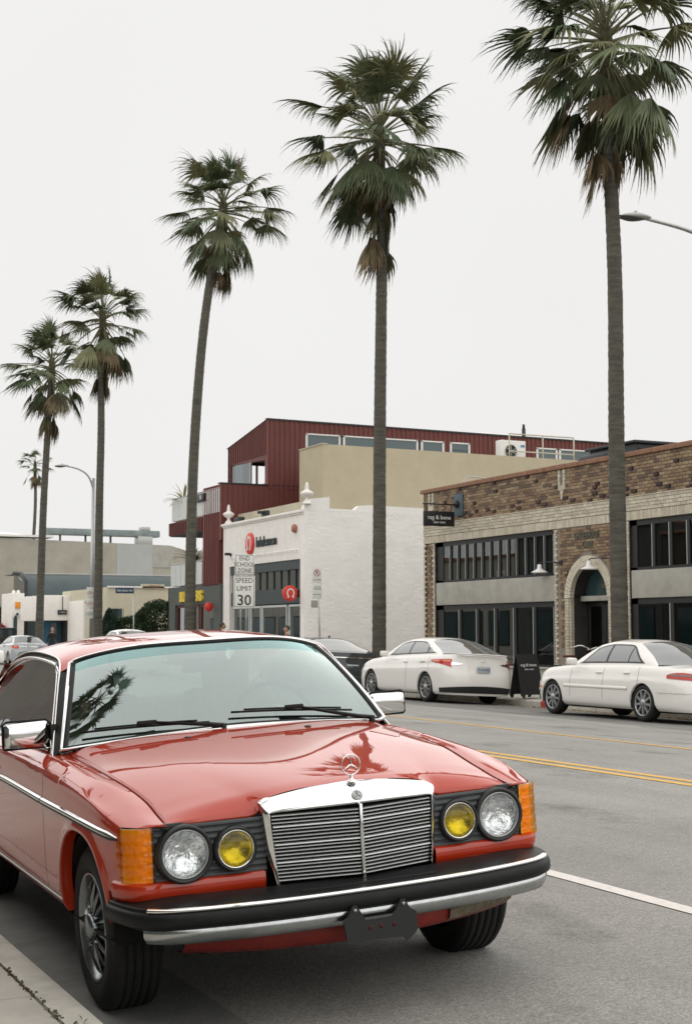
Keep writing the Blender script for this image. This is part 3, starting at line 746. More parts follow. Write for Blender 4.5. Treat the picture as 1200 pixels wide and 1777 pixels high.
    # standing hood star
    hs = MB(); pz = .832; hs.lathe([(.019, 0), (.017, .004), (.008, .007), (.005, .018), (.004, .026)], Matrix.Translation((0, -.487, pz)), 20); HS = hs.build('hood_ornament', M_['chrome'], R)
    Mo = Matrix.Translation((0, -.487, .893)) @ Matrix.Rotation(pi/2, 4, 'X')
    rg_ = MB(); rg_.tube([Mo @ Vector((.0375*cos(a), .0375*sin(a), 0)) for a in [2*pi*k/36 for k in range(37)]], .0026, 8, cap=False); rg_.build('ornament_ring', M_['chrome'], HS)
    star3(.0375, Mo, .0052, 'ornament_star', M_['chrome'], HS, .003)
    # ---- bumper
    bp = crom([(0,-.655),(.25,-.648),(.45,-.627),(.62,-.592),(.72,-.560),(.785,-.520),(.825,-.470),(.848,-.41),(.866,-.33),(.878,-.24)], 5)
    def sweepb(sec, t0=0, t1=1, sm=True):
        """sec: list of (inward offset, z)"""
        n = len(bp); k1 = int(round((n-1)*t1)); use = bp[:k1+1]; rows = []
        for i, (w, y) in enumerate(use):
            a = bp[max(i-1, 0)]; b = bp[min(i+1, n-1)]; tx, ty = b[0]-a[0], b[1]-a[1]; l = sqrt(tx*tx+ty*ty); nx, ny = -ty/l, tx/l   # inward normal
            if i == 0: nx, ny = 0, 1
            rows.append([(w+nx*o, y+ny*o, z) for o, z in sec])
        fullr = [[(-x, y, z) for x, y, z in r] for r in rows[::-1]]+rows[1:]
        m = MB(); m.grid(fullr, smooth=sm); return m
    BU = sweepb([(.150, .492), (.10, .489), (.045, .480), (.012, .4725), (.004, .468), (.010, .41), (.05, .38)]).build('bumper', M_['rubber'], R)
    sweepb([(.016, .4735), (.006, .4745), (-.003, .470), (-.004, .463), (.002, .4585)], t1=.59).build('bumper_chrome_strip', M_['chrome'], BU)
    sweepb([(.004, .459), (-.006, .453), (-.011, .44), (-.012, .42), (-.008, .408), (.004, .402)]).build('bumper_rubber_face', M_['rubber'], BU)
    sweepb([(.012, .404), (.004, .398), (.006, .372), (.022, .348), (.06, .338)], t1=.64).build('bumper_blade', M_['chromeb'], BU)
    rc = MB(); rc.cbox(-.27, -.61, .472, .27, -.50, .4835, .003); rc.build('bumper_recess', M_['dark'], BU)
    # valance below
    va = MB(); rows = []
    for z, o in ((.40, .02), (.33, .0), (.29, .012), (.265, .05), (.26, .12)):
        rows.append([(w, -.575+.10*(abs(w)/.62)**2.5+o, z+.018*(abs(w)/.62)**2) for w in [lerp(-.66, .66, k/24) for k in range(25)]])
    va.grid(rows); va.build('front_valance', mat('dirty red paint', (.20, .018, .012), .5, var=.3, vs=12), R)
    vr = MB(); vr.grid([[(w, -.58+.10*(w/.62)**2.5+o-.006, z+.02*(w/.62)**2) for w in (.34, .42, .50, .58, .66)] for z, o in ((.325, .0), (.29, .012), (.275, .04))]); vr.build('rusty_panel', M_['rust'], R)
    # plate bracket
    out = [(-.135, .30), (-.145, .375), (-.125, .392), (-.108, .425), (-.092, .425), (-.072, .392), (-.058, .37), (.045, .37), (.062, .392), (.082, .425), (.098, .425), (.115, .392), (.142, .375), (.142, .31), (.125, .292), (.10, .275), (.085, .292), (-.06, .300), (-.10, .285)]
    br = MB(); br.prism([(x, z-.004) for x, z in out], (-.682, -.674), 0, 'y'); BR = br.build('plate_bracket', M_['plastic'], R)
    hm_ = mat('red seen through hole', (.06, .008, .006), .7)
    for x in (-.045, .0, .05):
        bh = MB(); bh.lathe([(.008, 0), (.008, .0012), (.001, .0012)], Matrix.Translation((x, -.6822, .338)) @ Matrix.Rotation(pi/2, 4, 'X'), 16)
        bh.build('bracket_hole', hm_, BR)
    for x in (-.10, .09):
        bt = MB(); bt.lathe([(.006, 0), (.006, .005), (.001, .006)], Matrix.Translation((x, -.6825, .405)) @ Matrix.Rotation(pi/2, 4, 'X'), 12)
        bt.build('bracket_bolt', M_['silver'], BR)
    # ---- wipers
    def wiper(u0, u1, up_, piv, knee):
        w = MB(); pts = [ws(lerp(u0, u1, k/10), lerp(up_[0], up_[1], k/10))+Vector((0, -.018, .020)) for k in range(11)]
        w.tube(pts, .0055, 6); w.tube([p+Vector((0, -.004, .010)) for p in pts[1:-1]], .0045, 5)
        mid = pts[5]+Vector((0, -.012, .018)); k2 = Vector(knee)
        w.tube([Vector(piv), k2, mid], [.011, .010, .006], 7); w.cbox(mid.x-.045, mid.y-.008, mid.z-.012, mid.x+.045, mid.y+.010, mid.z+.008, .005)
        w.tube([Vector(piv)+Vector((0, 0, -.05)), Vector(piv)+Vector((0, 0, .008))], .015, 10); return w.build('wiper', M_['rubber'], R)
    wiper(-.93, -.17, (.075, .012), (-.06, .775, .972), (-.12, .772, .982))
    wiper(-.02, .80, (.085, .045), (.68, .795, .945), (.60, .785, .958))
    # ---- wheels
    def wheel(sx, y, steer=0):
        Wt = bpy.data.objects.new('wheel', None); COL.objects.link(Wt); Wt.parent = R; Wt.empty_display_size = .1
        setm(Wt, (sx*.835, y, .297), (0, 0, steer), R)
        # axis outwards = sx*x ; local z of lathe -> outwards
        Mx = Matrix.Rotation(sx*pi/2, 4, 'Y')
        r = .316
        t = MB(); prof = [(.205, -.005), (.215, .004), (.245, .010), (.275, .008), (.298, -.004), (.308, -.014)]
        for k in range(5):
            a = -.022-k*.031; prof += [(.314+.001*k*(4-k)/2, a), (.315, a-.022), (.307, a-.023), (.307, a-.029)]
        prof += [(.312, -.178), (.30, -.192), (.26, -.20), (.205, -.19)]
        t.lathe(prof, Mx, 64); t.build('tyre', M_['tyre'], Wt)
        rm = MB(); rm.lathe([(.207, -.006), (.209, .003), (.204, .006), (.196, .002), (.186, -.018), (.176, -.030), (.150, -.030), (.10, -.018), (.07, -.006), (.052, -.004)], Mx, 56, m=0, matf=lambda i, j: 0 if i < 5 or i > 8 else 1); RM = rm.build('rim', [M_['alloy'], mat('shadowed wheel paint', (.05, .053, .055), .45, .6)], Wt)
        hc = MB(); hc.lathe([(.056, -.012), (.056, .012), (.050, .022), (.030, .026), (.001, .027)], Mx, 32)
        HC = hc.build('wheel_cap', M_['alloy'], Wt)
        for k in range(15):
            a = 2*pi*k/15; f = MB()
            f.add([(.060, -.006, .004), (.060, .006, .004), (.176, .011, -.016), (.176, -.011, -.016), (.060, -.004, -.03), (.060, .004, -.03), (.176, .008, -.04), (.176, -.008, -.04), (.11, 0, .006)], [(0, 1, 8), (1, 2, 8), (2, 3, 8), (3, 0, 8), (0, 4, 5, 1), (1, 5, 6, 2), (2, 6, 7, 3), (3, 7, 4, 0)])
            f.xf(Mx @ Matrix.Rotation(a, 4, 'Z')); f.build('spoke', M_['alloy'], RM)
        for k in range(5):
            a = 2*pi*k/5+.3; f = MB(); f.lathe([(.009, 0), (.009, .02), (.007, .024), (.001, .024)], Mx @ Matrix.Translation((.076*cos(a), .076*sin(a), -.01)), 8); f.build('wheel_bolt', M_['alloy'], RM)
    for y in (AF, AR):
        for sx in (-1, 1): wheel(sx, y)
    return R
red_car()
# ------------------------------------------------------------- buildings across the street
BR1 = [(.25, .18, .11), (.22, .145, .09), (.15, .10, .07), (.30, .23, .145), (.24, .16, .10), (.12, .085, .065), (.27, .195, .12), (.20, .135, .085)]
M_['brick'] = mat('mixed brown brick', (.2, .1, .06), .85, rnd=BR1, var=.2, vs=18, bump=.2, bs=60)
M_['bricki'] = mat('mixed brown brick island', (.2, .1, .06), .85, rnd=BR1, var=.2, vs=18, bump=.2, bs=60)
CR1 = [(.52, .47, .37), (.48, .43, .335), (.56, .51, .41), (.44, .39, .305)]
M_['cream'] = mat('cream glazed brick island', (.5, .5, .4), .6, rnd=CR1, var=.14, vs=6, bump=.1, bs=40)
M_['clinker'] = mat('dark clinker brick island', (.05, .03, .03), .8, rnd=[(.045, .03, .03), (.07, .04, .035)], var=.2, vs=20)
M_['mortar'] = mat('mortar', (.24, .21, .17), .9, var=.2, vs=20, bump=.3, bs=70)
M_['coping'] = mat('terracotta coping', (.24, .125, .075), .75, var=.22, vs=5, bump=.1, bs=30)
M_['stucco'] = mat('weathered grey render', (.36, .35, .31), .85, var=.16, vs=2.2, bump=.2, bs=50, detail=9)
M_['blackframe'] = mat('black window frame', (.012, .013, .013), .5)
M_['palemull'] = mat('pale mullion metal', (.42, .44, .42), .45, .3)
M_['pane'] = glassmat('shop glass', (.30, .34, .34), 1.5, boost=2.0)
M_['paneb'] = glassmat('blue grey window glass', (.20, .28, .30), 1.6, boost=1.5)
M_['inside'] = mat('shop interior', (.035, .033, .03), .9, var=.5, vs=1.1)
M_['insidew'] = mat('pale shop display', (.42, .44, .44), .8)
M_['whitew'] = mat('painted white brick wall', (.81, .79, .755), .8, var=.05, vs=1.2, bump=.15, bs=25)
M_['whitep'] = mat('white painted plaster', (.78, .75, .71), .75, var=.07, vs=3, bump=.15, bs=30)
M_['white'] = mat('white paint', (.72, .71, .68), .5)
M_['tan'] = mat('tan stucco', (.47, .415, .295), .9, var=.06, vs=1.4, bump=.35, bs=45)
M_['redw'] = mat('oxide red corrugated metal', (.135, .036, .029), .55, var=.12, vs=1.5)
M_['tealglass'] = mat('grey teal window glass', (.04, .075, .08), .06, spec=.9)
M_['darkgreen'] = mat('dark green grey shopfront', (.03, .045, .048), .5)
M_['greyg'] = mat('green grey render', (.085, .095, .088), .8, var=.1, vs=3)
M_['blacks'] = mat('black sign', (.012, .012, .013), .45)
M_['lampw'] = mat('white enamel', (.75, .73, .70), .35)
M_['darkmetal'] = mat('dark metal', (.03, .034, .036), .5, .3)
M_['redsign'] = mat('red sign face', (.62, .05, .035), .4)
M_['cb'] = mat('concrete block wall', (.36, .34, .285), .9, var=.14, vs=.6, bump=.3, bs=20)
M_['cbl'] = mat('painted pale grey wall', (.40, .41, .40), .9, var=.08, vs=.6)
M_['awn'] = mat('dark green grey roofing', (.055, .075, .078), .8, var=.12, vs=1)
M_['creamw'] = mat('cream render', (.50, .46, .35), .85, var=.07, vs=1.5, bump=.2, bs=30)
FXN = 21.0
def laybricks(y0, y1, z0, z1, L=.205, Hh=.068, j=.010, skip=None, x=FXN, d=.06, soldier=False, off0=0, jit=.003):
    """returns a list of boxes (x0,y0,z0,x1,y1,z1) of a running bond"""
    out = []; n = int(round((z1-z0)/(Hh+j))); hh = (z1-z0)/n-j
    for r in range(n):
        za = z0+(z1-z0)*r/n+j/2; off = (L+j)/2*((r+off0) % 2); y = y0-off
        while y < y1-.02:
            a = max(y, y0); b = min(y+L, y1)
            if b-a > .03 and not (skip and skip((a+b)/2, za+hh/2)): out.append((x-random.uniform(0, jit), a, za, x+d, b, za+hh))
            y += L+j
    return out
def mbx(bs):
    m = MB()
    for b in bs: m.box(*b)
    return m
def brick_building():
    B = thing('brick_building', 'two-row windowed building in mixed brown brick with cream brick bands and an arched doorway', 'building', (FXN, 28.5, 0))
    def P(mb, name, m, **k): return mb.build(name, m, B, world=True, **k)
    Y0, Y1 = 16.0, 39.05
    # core walls (mortar) with openings
    core = MB(); xb = FXN+.02
    wins = [(31.93, 38.37), (22.0, 28.72), (16.2, 21.5)]
    core.box(xb, Y0, 4.05, FXN+.35, Y1, 5.58)
    for a, b in ((38.37, 39.05), (31.46, 31.93), (28.72, 29.37), (21.5, 22.0), (16.0, 16.2)): core.box(xb, a, -.1, FXN+.35, b, 4.05)
    P(core, 'wall_core', M_['mortar'])
    # arch spandrel core
    yc, zs, ri, ro = 30.41, 2.25, .80, 1.03
    sp = MB(); ang = [pi*k/20 for k in range(21)]
    sp.grid([[(xb, yc+ri*cos(a), zs+ri*sin(a)) for a in ang], [(xb, yc+1.05*cos(a) if 0 < a < pi else yc+1.05*cos(a), 4.05) for a in ang]], smooth=False)
    P(sp, 'arch_core', M_['mortar'])
    side = MB(); side.box(FXN+.02, Y1-.3, -.1, 36, Y1-.001, 5.6); side.box(FXN+.35, Y0, 5.2, 36, Y1-.3, 5.3); P(side, 'side_wall', M_['mortar'])
    cp = MB(); y = Y0
    while y < Y1+.1:
        e = min(y+.9, Y1+.12); c = MB(); c.cbox(FXN-.06, y, 5.58, FXN+.42, e-.008, 5.70+random.uniform(-.004, .004), .012); P(c, 'coping_tile', M_['coping']); y = e
    # bricks
    def inarch(y, z, r): return (y-yc)**2+(max(z, zs)-zs)**2 < r*r
    orn = [31.53, 38.55, 24.9]
    def skip_par(y, z): return any(abs(y-o) < .20 and z > 5.16 or abs(y-o) < .12 and z > 5.02 or abs(y-o) < .055 and z > 4.86 for o in orn)
    bl = laybricks(Y0, Y1, 4.62, 5.575, skip=skip_par)
    bl += laybricks(29.0, 31.68, 1.0, 4.03, skip=lambda y, z: inarch(y, z, ro+.11))
    bl += laybricks(38.55, 38.86, -.1, 4.03, L=.15)
    bl += laybricks(21.62, 21.88, -.1, 4.03, L=.13)
    random.seed(5); dark = []; norm = []
    for b in bl:
        yy, zz = (b[1]+b[4])/2, (b[2]+b[5])/2
        if 4.62 < zz < 5.575 and random.random() < .035: dark.append((b[0]-.035, b[1]+.03, b[2], b[3], b[4]-.03, b[5]))
        elif 4.66 < zz < 4.82 and int(yy/.43) % 3 == 0 and abs(yy/.43-round(yy/.43)) < .22 and zz > 4.72: dark.append((b[0]-.035, b[1], b[2], b[3], b[4], b[5]))
        else: norm.append(b)
    vis = sorted([b for b in norm if b[1] > 26.25 and b[5] > 1.0], key=lambda b: b[1])
    # nearest 300 in view are bricks of their own
    top = vis[:300]; rest = [b for b in norm if b not in set(top)]
    cache = {}
    for b in top:
        k = (round(b[4]-b[1], 3), round(b[5]-b[2], 3))
        if k not in cache:
            m = MB(); m.cbox(0, 0, 0, .06, k[0], k[1], .006); cache[k] = m.data('brick', M_['brick'])
        inst('brick', cache[k], B, wm(B).inverted() @ Matrix.Translation((b[0], b[1], b[2])))
    tag(P(mbx(rest), 'brickwork', M_['bricki'], fix=False), kind='stuff'); tag(P(mbx(dark), 'clinker_bricks', M_['clinker'], fix=False), kind='stuff')
    # cream bands, quoins, arch ring
    cb = laybricks(Y0, Y1, 4.27, 4.60, L=.20, Hh=.072, x=FXN-.02, d=.08); cb += laybricks(Y0, Y1, 4.60, 4.63, L=.40, Hh=.03, x=FXN-.035, d=.08, j=.004)
    y = Y0
    while y < Y1-.01: cb.append((FXN-.01, y+.004, 4.055, FXN+.06, min(y+.072, Y1), 4.262)); y += .076
    def quoin(ya, dirn, z0=-.1, z1=4.045, w=.075):
        n = int((z1-z0)/.078)
        for i in range(n):
            ww = w if i % 2 else w*1.9; a, b = (ya, ya+dirn*ww); cb.append((FXN-.012, min(a, b), z0+i*.078+.005, FXN+.06, max(a, b), z0+i*.078+.073))
    quoin(38.37, 1); quoin(39.05, -1); quoin(31.93, -1); quoin(28.72, 1, w=.07); quoin(22.0, -1); quoin(21.5, 1)
    for o in orn:
        for s_ in (-1, 1):
            for i in range(4): cb.append((FXN-.03, o+s_*.11+(-.045), 5.17+i*.098, FXN+.05, o+s_*.11+.045, 5.17+i*.098+.088))
        cb.append((FXN-.03, o-.155, 5.04, FXN+.05, o+.155, 5.165))
        for i in range(2): cb.append((FXN-.03, o-.07, 4.94+i*.05, FXN+.05, o+.07, 4.985+i*.05))
        cb.append((FXN-.03, o-.035, 4.80, FXN+.05, o+.035, 4.935))
    # jamb courses of the doorway
    for s_ in (-1, 1):
        for i in range(29):
            for k in range(3):
                a = yc+s_*(ri+.004+k*.078); b = a+s_*.072; z = zs-.08*(i+1); cb.append((FXN-.025+(.0 if k else .03), min(a, b), z, FXN+.12, max(a, b), z+.072))
    tag(P(mbx(cb), 'cream_brickwork', M_['cream'], fix=False), kind='stuff')
    for ra, rb in ((ri+.003, ri+.118), (ri+.124, ro+.02)):
        n = 30
        for k in range(n):
            a0, a1 = pi*(k+.05)/n, pi*(k+.95)/n; m = MB(); v = []
            for xx in (FXN-.03, FXN+.12):
                v += [(xx, yc+r*cos(a), zs+r*sin(a)) for r, a in ((ra, a0), (rb, a0), (rb, a1), (ra, a1))]
            m.add(v, [(0, 1, 2, 3), (7, 6, 5, 4), (0, 4, 5, 1), (1, 5, 6, 2), (2, 6, 7, 3), (3, 7, 4, 0)]); P(m, 'arch_brick', M_['cream'])
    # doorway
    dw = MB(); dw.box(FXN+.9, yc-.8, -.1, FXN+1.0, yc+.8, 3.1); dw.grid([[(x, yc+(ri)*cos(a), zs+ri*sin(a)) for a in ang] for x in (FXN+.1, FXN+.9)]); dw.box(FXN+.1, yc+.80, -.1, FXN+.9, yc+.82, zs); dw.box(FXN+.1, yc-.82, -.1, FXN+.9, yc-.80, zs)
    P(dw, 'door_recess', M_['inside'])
    tb = MB(); tb.cbox(FXN+.30, yc-.80, 2.17, FXN+.42, yc+.80, 2.30, .01); P(tb, 'door_transom', M_['stucco'])
    fl = MB(); fl.add([(FXN+.45, yc, 2.30)]+[(FXN+.45, yc+.79*cos(a), max(2.30, zs+.79*sin(a))) for a in ang], [(0, k, k+1) for k in range(1, 21)]); P(fl, 'fanlight', M_['tealglass'], fix=False)
    text('door_number', '1111', .15, FX(FXN+.44, yc-.1, 2.55), mat('gilt number', (.45, .36, .12), .5), B, .002)
    for k, yy in enumerate((yc-.40, yc+.40)):
        d = MB(); d.cbox(FXN+.50, yy-.39, -.05, FXN+.55, yy-.29, 2.16, .006); d.cbox(FXN+.50, yy+.29, -.05, FXN+.55, yy+.39, 2.16, .006); d.cbox(FXN+.50, yy-.29, 2.04, FXN+.55, yy+.29, 2.16, .006); d.cbox(FXN+.50, yy-.29, -.05, FXN+.55, yy+.29, .25, .006)
        D = P(d, 'door', M_['blackframe']); gp = MB(); gp.box(FXN+.52, yy-.29, .25, FXN+.53, yy+.29, 2.04); gp.build('door_pane', M_['pane'], D, world=True)
    # window bays
    def bay(a, b, nu, nl, z0=2.86):
        # concrete apron and stall riser
        c = MB(); c.cbox(FXN+.0, a, 2.19, FXN+.25, b-.08, 2.85, .01); P(c, 'concrete_apron', M_['stucco'])
        c = MB(); c.cbox(FXN+.0, a, -.1, FXN+.25, b-.08, .44, .01); c.cbox(FXN-.05, a, .43, FXN+.25, b-.08, .48, .01); P(c, 'stall_riser', M_['stucco'])
        for (za, zb, n, nm) in ((2.86, 4.05, nu, 'clerestory_window'), (.48, 2.18, nl, 'shop_window')):
            f = MB(); x0 = FXN+.08
            f.box(x0-.02, a, zb-.13, x0+.10, b, zb); f.box(x0-.02, a, za, x0+.10, b, za+.06); f.box(x0-.02, a, za, x0+.10, a+.06, zb); f.box(x0-.02, b-.42 if b > 38 else b-.25, za, x0+.10, b, zb)
            F = P(f, nm, M_['blackframe'], fix=False)
            lo, hi = a+.06, (b-.42 if b > 38 else b-.25); w = (hi-lo)/n
            for k in range(n):
                y = lo+w*k
                if nm[0] == 'c':
                    m = MB(); m.box(x0-.03, y-.045, za+.06, x0+.08, y+.045, zb-.13); m.build('mullion', M_['blackframe'], F, world=True)
                    m = MB(); m.box(x0-.035, y+.047, za+.06, x0+.0, y+.068, zb-.13); m.build('glazing_bar', M_['palemull'], F, world=True)
                else:
                    m = MB(); m.box(x0-.03, y-.06, za+.06, x0+.08, y+.06, zb-.13); m.build('mullion', M_['blackframe'], F, world=True)
                    m = MB(); m.box(x0-.035, y+.062, za+.06, x0+.0, y+.09, zb-.13); m.build('glazing_bar', M_['palemull'], F, world=True)
                p = MB(); p.box(x0+.0, y, za+.06, x0+.005, y+w, zb-.13); p.build('pane', M_['pane'], F, world=True)
        # dim room behind
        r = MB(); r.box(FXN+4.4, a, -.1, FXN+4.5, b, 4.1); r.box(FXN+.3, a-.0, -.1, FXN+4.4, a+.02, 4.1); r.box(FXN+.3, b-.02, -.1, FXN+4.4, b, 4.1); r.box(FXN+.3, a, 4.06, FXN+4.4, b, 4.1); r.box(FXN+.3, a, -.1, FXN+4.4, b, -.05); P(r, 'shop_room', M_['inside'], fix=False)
        s = MB(); random.seed(int(a*7))
        for k in range(int((b-a)*1.3)):
            y = random.uniform(a+.3, b-.6); h = random.uniform(.9, 1.9); s.cbox(FXN+random.uniform(1.2, 3.6), y, -.05, FXN+3.8, y+random.uniform(.2, .8), h, .02)
        P(s, 'display_shelving', M_['dash'])
        for k in range(int((b-a)/1.6)):
            y = random.uniform(a+.4, b-.8); s = MB(); s.cbox(FXN+.9, y, .9, FXN+.95, y+random.uniform(.25, .5), 1.7, .01); P(s, 'hung_poster', M_['insidew'] if k % 2 else M_['palemull'])
    bay(31.93, 38.37, 13, 6); bay(22.0, 28.72, 10, 5); bay(16.2, 21.5, 9, 4)
    # raised metal lettering over the arch
    M_['letter'] = mat('weathered bronze lettering', (.15, .15, .115), .6, .4)
    L1 = [text('wall_letters', 'GINGER ROOT', .26, FX(FXN-.02, 30.44, 3.80) @ Matrix.Rotation(radians(0), 4, 'Z'), M_['letter'], B, .012, sx=.62), text('wall_letters', 'CLUB', .22, FX(FXN-.02, 30.42, 3.57), M_['letter'], B, .012, sx=.8)]
    for o in L1[:0]: pass
    return B
BB = brick_building()
def gooseneck(y, z, lab):
    t = thing('wall_lamp', lab, 'lamp', (FXN-.02, y, z), group='enamel lamps beside the arch')
    a = MB(); a.tube([(FXN, y-.55, z+.12), (FXN-.06, y-.55, z+.12), (FXN-.12, y-.3, z+.15), (FXN-.2, y+.05, z+.15), (FXN-.22, y+.12, z+.12), (FXN-.22, y+.12, z+.05)], .014, 6); a.cbox(FXN-.03, y-.62, z+.06, FXN, y-.48, z+.18, .005); a.build('lamp_arm', M_['darkmetal'], t, world=True)
    s = MB(); s.lathe([(.04, .10), (.055, .09), (.06, .0), (.10, -.04), (.20, -.09), (.225, -.12), (.21, -.115), (.05, -.02)], Matrix.Translation((FXN-.22, y+.12, z)), 24); s.build('lamp_shade', M_['lampw'], t, world=True)
    return t
gooseneck(32.18, 3.05, 'white enamel gooseneck lamp left of the arched doorway')
gooseneck(29.95, 3.05, 'white enamel gooseneck lamp hanging over the arched doorway')
# hanging sign
hs_ = thing('hanging_sign', 'black hanging shop sign with white lettering on a bracket at the brick building', 'sign', (FXN, 36.9, 5.1))
m = MB(); m.cbox(FXN-.04, 36.62, 4.75, FXN, 37.14, 5.40, .01); m.build('wall_plate', mat('slate blue plate', (.06, .09, .11), .6), hs_, world=True)
m = MB(); m.tube([(FXN-.03, 36.9, 5.08), (19.82, 36.9, 5.08)], .022, 8); m.lathe([(.001, .07), (.09, .05), (.12, .0), (.06, -.05), (.001, -.06)], Matrix.Translation((FXN-.08, 36.9, 5.10)) @ Matrix.Rotation(-pi/2, 4, 'Y'), 12); m.build('bracket_arm', M_['blacks'], hs_, world=True)
m = MB(); m.tube([(19.95, 36.9, 5.08), (19.95, 36.9, 4.86)], .012, 6); m.build('sign_hanger', M_['blacks'], hs_, world=True)
m = MB(); m.tube([(20.75, 36.9, 5.08), (20.75, 36.9, 4.86)], .012, 6); m.build('sign_hanger', M_['blacks'], hs_, world=True)
m = MB(); m.cbox(19.84, 36.87, 4.44, 20.84, 36.93, 4.87, .006); m.build('sign_board', M_['blacks'], hs_, world=True)
M_['signw'] = mat('white sign lettering', (.75, .75, .72), .6)
text('lettering', 'rag & bone', .17, FY(20.34, 36.868, 4.69), M_['signw'], hs_, .002)
text('lettering', 'NEW YORK', .075, FY(20.34, 36.868, 4.545), M_['signw'], hs_, .002)
# conduit on the roof edge and plant
hv = thing('roof_unit', 'dark ducted machinery on the roof at the far right', 'air handler', (25.5, 34.0, 5.3))
m = MB(); m.cbox(24.4, 33, 5.3, 26.8, 35.2, 6.62, .03); m.build('casing', M_['darkmetal'], hv, world=True)
m = MB()
m.cbox(23.7, 33.4, 5.9, 24.4, 34.8, 6.4, .1); m.build('duct', M_['darkmetal'], hv, world=True)
m = MB(); m.cbox(24.3, 32.9, 6.62, 26.9, 35.3, 6.70, .02); m.build('casing_lid', M_['darkmetal'], hv, world=True)
for k in range(5):
    m = MB(); m.box(24.5+k*.45, 32.97, 5.9, 24.85+k*.45, 32.999, 6.5); m.build('louvre', M_['blackframe'], hv, world=True)
co = MB(); co.tube([(22.2, 38.6, 5.3), (22.2, 38.6, 6.08), (22.35, 38.6, 6.14), (24.4, 38.6, 6.0)], .02, 6)
solo(co, 'roof_pipe', M_['silver'], (22.2, 38.6, 5.3), 'thin bent pipe on the roof corner above the black sign', 'pipe')

